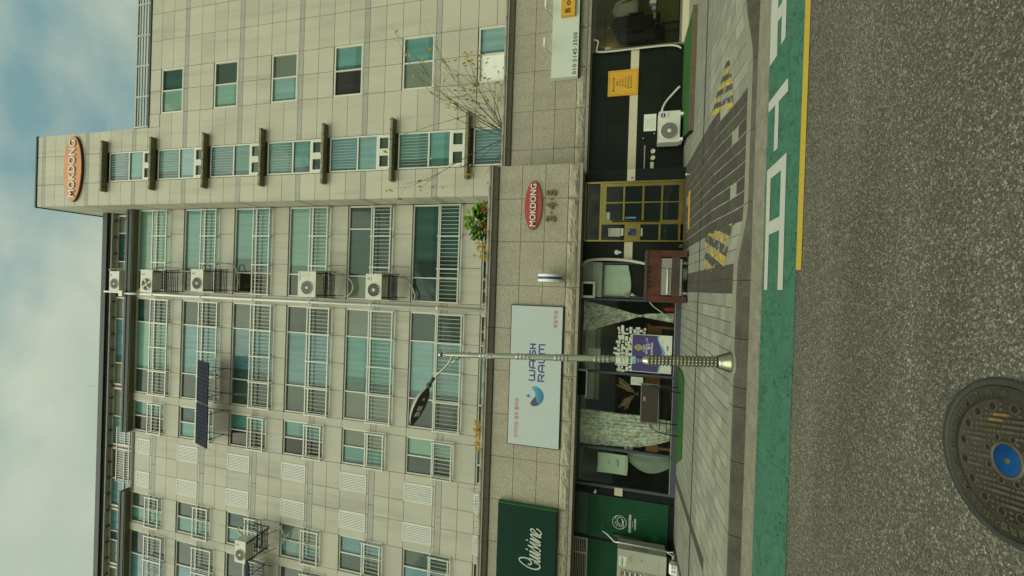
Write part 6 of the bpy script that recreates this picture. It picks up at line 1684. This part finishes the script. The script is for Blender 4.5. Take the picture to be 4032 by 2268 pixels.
MB().lathe([(.0001, 0), (.022, 0)], (-1.37, PY - .001, .535), 14, (0, -1, 0)).build('green_dot', mat('print_green', (.08, .3, .15), .6), po)
text(po, 'lettering', '서울 창업지원', mat('print_pale', (.2, .2, .17), .7), -1.33, -1.16, .522, .548, PY - .001); text(po, 'lettering', 'twin', M_NAVY, -1.42, -1.30, .40, .45, PY - .001, bold=.04)
pn2 = thing('paper_sign', 'white paper sign with a red ring beside the middle window post', 'paper sign', (-2.2, YS - .02, .95))
MB().box(-2.295, -2.10, YS - .014, YS - .0065, .952, 1.232).build('sheet', M_PAPER, pn2)
rg = MB(); rg.tube([(-2.195 + .032 * cos(2 * pi * i / 20), YS - .0155, 1.16 + .032 * sin(2 * pi * i / 20)) for i in range(21)], .0035, 5, caps=False); rg.build('ring_print', mat('print_red', (.45, .06, .04), .5), pn2)
for i in range(3): text(pn2, 'small_print', ('금연구역', '흡연금지', '과태료 10만원')[i], mat('print_pale', (.2, .2, .17), .7), -2.26, -2.13, 1.06 - .035 * i, 1.08 - .035 * i, YS - .015)
for i in range(2):
    for j in range(3):
        x = -3.72 - j * .075 + .02; z = 1.30 - i * .115
        o = thing('glass_sticker', ('upper', 'lower')[i] + ' ' + ('right', 'middle', 'left')[j] + ' white pictogram sticker of the six on the wide lace curtain window', 'sticker', (x, YS - .01, z), 'pictogram stickers on the middle window')
        fm = MB()
        for a in ((x - .03, x + .03, z + .026, z + .030), (x - .03, x + .03, z - .034, z - .030), (x - .03, x - .026, z - .03, z + .026), (x + .026, x + .03, z - .03, z + .026)): fm.box(a[0], a[1], YS - .0075, YS - .006, a[2], a[3])
        fm.build('outline', M_LETTER, o)
        mk = MB()
        if (i + j) % 2: mk.tube([(x + .014 * cos(2 * pi * k / 14), YS - .0068, z + .014 * sin(2 * pi * k / 14)) for k in range(15)], .003, 4, caps=False)
        else: mk.box(x - .016, x + .016, YS - .0075, YS - .006, z - .012, z + .006)
        mk.build('pictogram', M_LETTER, o)
        text(o, 'small_print', ('세탁', '건조', '운동화', '이불', '카드', '주차')[i * 3 + j], M_LETTER, x - .025, x + .025, z - .052, z - .038, YS - .0075)
def reeds(label, bx, bz, tx, tz, n):
    o = thing('dried_reeds', label, 'dried plant', (bx, 10.9, bz), 'dried reed bunches hung in the laundry window')
    r2 = random.Random(int(abs(tx) * 100))
    for i in range(n):
        f = r2.uniform(.55, 1.1); dx_, dz_ = (tx - bx) * f + r2.gauss(0, .06) * f, (tz - bz) * f + r2.gauss(0, .05) * f
        e = Vector((bx + dx_, 10.9 + r2.gauss(0, .05), bz + dz_)); s0 = Vector((bx, 10.9, bz)); m0 = (s0 + e) / 2 + Vector((r2.gauss(0, .02), 0, r2.gauss(0, .02)))
        MB().tube([s0, m0, m0 * .35 + e * .65, e], [.004, .010, .034, .004], 5).build('reed_plume', M_STRAW, o)
    MB().tube([(bx, 10.9, bz), (bx - (tx - bx) * .25, 10.9, bz - (tz - bz) * .25)], .012, 6).build('stalk', M_STRAW, o)
reeds('upper right bunch of pale dried reeds behind the middle laundry window', -2.63, 1.09, -2.40, 1.46, 34)
reeds('left bunch of pale dried reeds behind the middle laundry window', -2.67, 1.08, -3.0, 1.42, 34)
cb = thing('wooden_counter', 'orange wood counter low inside the laundry window behind the poster', 'counter', (-1.6, 11.0, .17))
pbox('top', cb, M_WOOD, -2.45, -.85, 10.75, 11.3, .80, .85); pbox('front', cb, M_WOOD, -2.42, -.88, 10.78, 10.82, .52, .80)
for x in (-2.38, -.92): pbox('leg', cb, M_WOOD, x - .03, x + .03, 10.80, 10.86, .165, .52)
cb2 = thing('wooden_bench', 'orange wood bench behind the lace curtain beside the glass door', 'bench', (-3.5, 10.9, .17))
pbox('seat', cb2, M_WOOD, -4.0, -3.2, 10.72, 11.2, .52, .80)
for x in (-3.92, -3.28): pbox('leg', cb2, M_WOOD, x - .03, x + .03, 10.76, 10.82, .165, .518)
ex = thing('fire_extinguisher', 'small red fire extinguisher inside the window beside the tied curtain', 'fire extinguisher', (-.42, 10.6, .17))
MB().lathe([(.055, 0), (.06, .02), (.06, .26), (.03, .32), (.02, .33), (.02, .36)], (-.44, 10.62, .165), 16).build('cylinder', M_REDPLASTIC, ex); MB().tube([(-.44, 10.6, .52), (-.48, 10.56, .56), (-.46, 10.56, .50)], .012, 6).build('lever', M_BLACK, ex)
# things seen through the glass door
bl = thing('roller_blind', 'pale green cloth panel with stitched edges hanging in the left glass door', 'blind', (-4.34, 10.48, 1.25))
bm_ = MB(); bm_.grid(lambda u, v: (-4.09 - .49 * u, 10.48 + .02 * sin(v * 3), 1.965 - (.72) * v - .012 * sin(u * pi)), 10, 12); bm_.build('cloth', M_MINT, bl)
for z in (1.93, 1.29): pbox('seam', bl, mat('seam_grey', (.26, .34, .27), .9), -4.575, -4.095, 10.455, 10.462, z - .006, z)
pbox('print_patch', bl, M_PAPER, -4.40, -4.24, 10.44, 10.458, 1.48, 1.54); pbox('print_patch', bl, M_PAPER, -4.36, -4.30, 10.44, 10.458, 1.69, 1.74)
ap = thing('hanging_apron', 'long pale cloth hanging low inside the left glass door', 'cloth', (-4.2, 10.62, .26))
am = MB(); am.grid(lambda u, v: (-4.02 - (.10 + .36 * sin(pi * min(1, v * .75 + .12))) * u - .05 * v, 10.62 + .03 * sin(u * 9 + v), 1.24 - .98 * v), 14, 14); am.build('cloth_fall', mat('cloth_grey', (.30, .36, .31), .9, var=.08, vscale=5), ap)
pbox('peg_board', ap, M_BLACK, -4.10, -3.99, 10.66, 10.70, 1.02, 1.36)
# ------------------------------------------------------------------ street furniture left
tf = thing('turf_mat', 'strip of artificial turf along the middle laundry window', 'turf mat', (-2.9, 9.95, .152))
MB().prism([(-1.80, 10.28), (-1.80, 9.75), (-1.92, 9.50), (-3.62, 9.50), (-4.05, 10.28)], .153, .176, axis='z').build('mat', M_TURF, tf)
rk2 = thing('folding_table', 'folded black framed table leaning against the middle laundry window', 'table', (-2.7, 9.95, .17))
def pipe(nm, pts, r=.011, m=None): MB().tube(pts, r, 8).build(nm, m or M_BLACK, rk2)
TB = mat('table_top_brown', (.040, .030, .022), .4, var=.15, vscale=6)
pbox('table_leaf', rk2, TB, -3.07, -2.20, 10.06, 10.085, .62, .985)
mb = MB()
for a in ((-3.10, -2.175, .985, 1.01), (-3.10, -2.175, .60, .62), (-3.10, -3.07, .62, .985), (-2.20, -2.175, .62, .985)): mb.box(a[0], a[1], 10.05, 10.09, a[2], a[3])
mb.build('leaf_edge', mat('table_edge', (.15, .16, .15), .4, metal=.4), rk2)
pbox('sticker', rk2, mat('print_pink', (.45, .14, .2)), -2.585, -2.49, 10.048, 10.059, .90, .95)
pipe('leg', smooth_path([(-2.20, 10.0, .80), (-2.24, 9.93, .62), (-2.26, 9.86, .40), (-2.28, 9.84, .178)], 4))
pipe('leg', smooth_path([(-2.21, 10.1, .7), (-2.23, 10.12, .45), (-2.23, 10.14, .178)], 4))
pipe('leg', smooth_path([(-3.10, 9.98, .80), (-3.16, 9.92, .74), (-3.22, 9.88, .62), (-3.25, 9.86, .40), (-3.26, 9.86, .178)], 4))
pipe('leg', smooth_path([(-3.08, 10.12, .7), (-3.09, 10.13, .4), (-3.09, 10.15, .178)], 4))
pipe('stretcher', [(-2.27, 9.86, .46), (-3.25, 9.87, .44)], .009)
pipe('cross_bar', [(-2.23, 9.92, .62), (-3.18, 9.91, .58)], .009)
# white cabinet with racks
cb3 = thing('rack_cabinet', 'tall white cabinet with stacked open trays at the left photo edge', 'cabinet', (-6.6, 9.9, .26))
MB().box(-7.6, -5.965, 9.76, 10.2, .36, 1.415).build('cabinet_body', mat('cabinet_white_shaded', (.34, .34, .275), .5, var=.06, vscale=4, grime=.12), cb3)  # white body, the overhang's shade is put into its darker base colour
for z0, z1 in ((.395, .825), (.895, 1.355)):
    nn3 = 4
    pbox('tray_frame', cb3, M_GREYMET, -7.55, -6.42, 9.752, 9.7585, z0, z1)
    for i in range(nn3):
        za = z0 + (z1 - z0) * i / nn3
        pbox('tray_slot', cb3, mat('tray_dark', (.12, .11, .095), .6), -7.52, -6.47, 9.746, 9.751, za + .035, za + (z1 - z0) / nn3 - .02)
        pbox('tray_lip', cb3, M_AC, -7.54, -6.44, 9.725, 9.7455, za - .006, za + .024)
notice(cb3, -6.34, -6.13, 1.22, 1.38, 9.759, 3, name='label_sheet'); text(cb3, 'lettering', 'SAMSUNG', M_NAVY, -6.33, -6.15, 1.30, 1.33, 9.7545, bold=.04)
pbox('meter_label', cb3, M_GREYMET, -6.22, -6.10, 9.757, 9.7595, 1.10, 1.17); pbox('label_mark', cb3, M_PRINTBK, -6.19, -6.12, 9.757, 9.7595, .88, .89)
text(cb3, 'small_print', 'EN-1009 NOTE', mat('print_pale', (.2, .2, .17)), -6.36, -6.15, .52, .54, 9.757)
pbox('side_handle', cb3, M_GREYMET, -5.9645, -5.955, 9.82, 9.90, .88, 1.10); pbox('side_plate', cb3, M_GREYMET, -5.9645, -5.957, 9.80, 9.92, .78, .86)
for x in (-7.5, -6.1): pbox('caster', cb3, M_RUBBER, x - .05, x + .05, 9.85, 10.1, .153, .358)
MB().lathe([(.0001, 0), (.02, 0), (.024, .01), (.02, .02), (.0001, .02)], (-6.52, 9.72, 1.30), 12, (0, -1, 0)).build('orange_tag', mat('tag_orange', (.55, .20, .02), .5), cb3)
pp2 = thing('drain_pipe', 'thin white pipe with a splayed foot beside the green door', 'pipe', (-5.95, 9.95, .28))
MB().tube([(-5.89, 10.22, 1.78), (-5.90, 10.15, 1.68), (-5.955, 9.98, 1.50), (-5.95, 9.93, .33)], .016, 8).build('tube', M_WHITE, pp2); MB().tube([(-5.925, 9.935, 1.45), (-5.925, 9.915, .33)], .010, 8).build('tube', M_WHITE, pp2)
for s_ in (-1, 1): MB().tube([(-5.95, 9.92, .34), (-5.95 + s_ * .05, 9.88, .20)], .012, 6).build('foot', M_WHITE, pp2)
ou = thing('socket_block', 'white power socket block on the pavement beside the white cabinet', 'socket', (-6.15, 9.70, .16))
MB().prism([(9.64, .153), (9.80, .153), (9.80, .27), (9.70, .31), (9.64, .28)], -6.27, -6.05, axis='x').build('block', M_WHITE, ou)
for i in range(2):
    for z in (.19, .24): pbox('outlet', ou, M_GREYMET, -6.21 + .09 * i, -6.16 + .09 * i, 9.634, 9.6395, z, z + .025)
sp_ = thing('water_pipe', 'short grey pipe lying on the pavement behind the socket block', 'pipe', (-6.0, 9.8, .15))
MB().tube([(-5.92, 9.84, .20), (-6.12, 9.86, .20)], .045, 12).build('pipe_body', M_GREYMET, sp_); MB().tube([(-6.12, 9.86, .20), (-6.15, 9.86, .20)], .052, 12).build('pipe_end', M_GREYMET, sp_)

# ================================================================== ROOF TERRACE PLANTS
def leaf_blade(mb, c, d, n_, L, W):
    s_ = d.cross(n_).normalized()
    tip = c + d * L
    pts = [c, c + d * L * .25 + s_ * W * .42, c + d * L * .6 + s_ * W * .5 - n_ * L * .03, c + d * L * .9 + s_ * W * .25 - n_ * L * .10, tip - n_ * L * .13, c + d * L * .9 - s_ * W * .25 - n_ * L * .10, c + d * L * .6 - s_ * W * .5 - n_ * L * .03, c + d * L * .25 - s_ * W * .42]
    mid = c + d * L * .55 + n_ * L * .05
    b = len(mb.v); mb.v += [tuple(p) for p in pts] + [tuple(mid)]
    for i in range(8): mb.f.append((b + i, b + (i + 1) % 8, b + 8)); mb.sm.append(True)
lp = thing('leafy_plant', 'bushy bright green plant spilling over the cornice by the tower', 'plant', (1.56, 9.8, 4.45))
rl = random.Random(4)
MB().box(1.0, 2.2, 9.76, 10.1, 4.2, 4.64).build('planter', M_CORN_D, lp)
leaves = 0
for i in range(150):
    x = rl.uniform(1.14, 2.0); cz = 4.72 + .62 * rl.random() ** .8 * (1 - ((x - 1.57) / .62) ** 2 * .75)
    y = rl.uniform(9.62, 9.95)
    c = Vector((x, y, cz)); out = Vector(((x - 1.57) * .8 + rl.gauss(0, .35), -.55 + rl.gauss(0, .4), rl.uniform(-.35, .35))).normalized()
    nn = Vector((rl.gauss(0, .35), -.95 + rl.gauss(0, .3), .6)).normalized()
    mb = MB(); leaf_blade(mb, c, out, nn, rl.uniform(.14, .22), rl.uniform(.13, .20)); mb.build('leaf', M_LEAF if rl.random() > .2 else M_LEAFDK, lp)
for i in range(9):
    x = rl.uniform(1.2, 1.9); MB().tube([(1.55, 9.85, 4.62), (x, 9.8, 4.8), (x + rl.gauss(0, .05), 9.76, rl.uniform(4.95, 5.2))], .008, 5).build('stem', M_LEAFDK, lp)
for x, z in ((1.92, 4.86), (1.5, 4.80), (1.32, 4.78), (1.40, 4.86), (1.8, 4.84)):
    mb = MB()
    for i in range(14):
        c = Vector((x + rl.gauss(0, .03), 9.55 + rl.gauss(0, .02), z + rl.gauss(0, .035))); leaf_blade(mb, c, Vector((rl.gauss(0, 1), -.6, rl.gauss(0, 1))).normalized(), Vector((0, -1, .3)).normalized(), .035, .03)
    mb.build('red_blossom', M_FLOWR, lp)
def flower(label, xs, h0, h1, n, m=M_FLOWY, dense=1.0, y=9.72, group='yellow flowers along the terrace edge'):
    o = thing('flower_clump', label, 'flowers', ((xs[0] + xs[1]) / 2, y, 4.6), group)
    pbox('planter', o, M_CORN_D, xs[0] - .05, xs[1] + .05, y + .03, y + .25, 4.35, 4.64)
    ft = MB(); st_ = MB()
    for i in range(n):
        x = rl.uniform(*xs); z = rl.uniform(h0, h1); yy = y + rl.gauss(0, .05) - .06
        st_.tube([(x + rl.gauss(0, .06), y + .08, 4.62), (x + rl.gauss(0, .03), yy + .03, (4.62 + z) / 2), (x, yy, z)], .0035, 4, caps=False)
        hd = MB()
        for j in range(9):
            t = 2 * pi * j / 9 + rl.random(); leaf_blade(hd, Vector((x, yy, z)), Vector((cos(t), -.25, sin(t))).normalized(), Vector((0, -1, .2)).normalized(), .028 * dense + .008, .022)
        hd.build('blossom', m, o)
        for j in range(3):
            c = Vector((x + rl.gauss(0, .05), yy + .03, 4.62 + (z - 4.62) * rl.random())); leaf_blade(st_, c, Vector((rl.gauss(0, 1), -.4, rl.gauss(0, .6))).normalized(), Vector((0, -.5, 1)).normalized(), .06, .025)
    tag(st_.build('foliage', M_LEAFDK, o), kind='stuff')
    return o
flower('upright clump of yellow flowers left of the bushy green plant', (.62, 1.08), 4.75, 5.10, 26, dense=1.3)
flower('few yellow flowers on the cornice below the downpipe', (-.2, .25), 4.70, 4.82, 7)
flower('low trailing yellow flowers right of the street lamp top', (-.95, -.35), 4.68, 4.84, 14)
flower('sparse yellow flowers directly behind the street lamp pole', (-1.62, -1.0), 4.68, 4.84, 16)
flower('dense yellow flowers at the terrace edge below the narrow window', (-4.05, -3.38), 4.70, 4.95, 44, dense=1.2)
flower('single yellow flower head near the louvers above the cornice', (-4.75, -4.62), 4.70, 4.76, 3)
# bare twigs at the left
tw = thing('bare_twigs', 'bare thin twigs standing on the terrace above the green sign', 'plant', (-5.6, 9.8, 4.6))
for i in range(9):
    x = -6.2 + i * .16 + rl.gauss(0, .05); MB().tube([(x, 9.8, 4.5), (x + rl.gauss(0, .05), 9.78, 4.8), (x + rl.gauss(0, .1), 9.76, 4.85 + rl.random() * .2)], .004, 4).build('twig', M_TWIG, tw)
# small tree with few yellow leaves behind the right cornice
tr_ = thing('small_tree', 'nearly bare small tree with few yellow leaves behind the right cornice', 'tree', (4.45, 11.75, 3.6))
TY = 11.75
MB().tube([(4.42, TY, 3.6), (4.43, TY, 4.3), (4.45, TY - .02, 4.95)], [.045, .04, .03], 8).build('trunk', M_TWIG, tr_)
crown = MB(); leafs = []
rt = random.Random(9)
def branch(p, tip, r, depth):
    p = Vector(p); tip = Vector(tip); n = 6
    mid = (p + tip) / 2 + Vector((rt.gauss(0, .05), rt.gauss(0, .08), rt.gauss(0, .06) + .05)) * (tip - p).length
    P = []
    for i in range(n + 1):
        t = i / n; P.append(p * (1 - t) ** 2 + mid * 2 * t * (1 - t) + tip * t * t)
    crown.tube(P, [r * (1 - .75 * i / n) for i in range(n + 1)], 5, caps=False)
    if depth > 0:
        for k in range(3 if depth > 1 else 2):
            i = rt.randint(2, n - 1); d = (tip - p).length * rt.uniform(.3, .6)
            dirn = ((tip - p).normalized() + Vector((rt.gauss(0, .5), rt.gauss(0, .4), rt.gauss(0, .5)))).normalized()
            branch(P[i], P[i] + dirn * d, r * .5, depth - 1)
    for k in range(2):
        if rt.random() < .30: leafs.append(P[rt.randint(3, n)])
tips = [(6.61, 8.14), (6.98, 7.84), (6.75, 7.06), (6.87, 6.51), (7.0, 6.29), (6.49, 5.76), (3.02, 7.74), (5.72, 7.26), (5.57, 5.42), (5.33, 6.95), (6.03, 6.64), (6.4, 5.3), (6.2, 5.95), (5.9, 6.2), (3.5, 6.4), (3.3, 5.6), (5.0, 6.0)]
for i, (x, z) in enumerate(tips):
    z0 = 4.75 + .25 * rt.random(); branch((4.44, TY, z0), (x, TY + rt.gauss(0, .35), z), .017 if i < 7 else .012, 2 if i < 8 else 1)
crown.build('crown', M_TWIG, tr_)
for p in leafs + [Vector((x + rt.gauss(0, .12), TY + rt.gauss(0, .2), z - abs(rt.gauss(0, .22)))) for x, z in tips for _ in range(4)]:
    mb = MB(); leaf_blade(mb, Vector(p), Vector((rt.gauss(0, .5), rt.gauss(0, .5), -1)).normalized(), Vector((rt.gauss(0, .4), -1, .2)).normalized(), rt.uniform(.10, .15), rt.uniform(.05, .075))
    mb.build('leaf', M_LEAFY if rt.random() > .12 else M_LEAF, tr_)
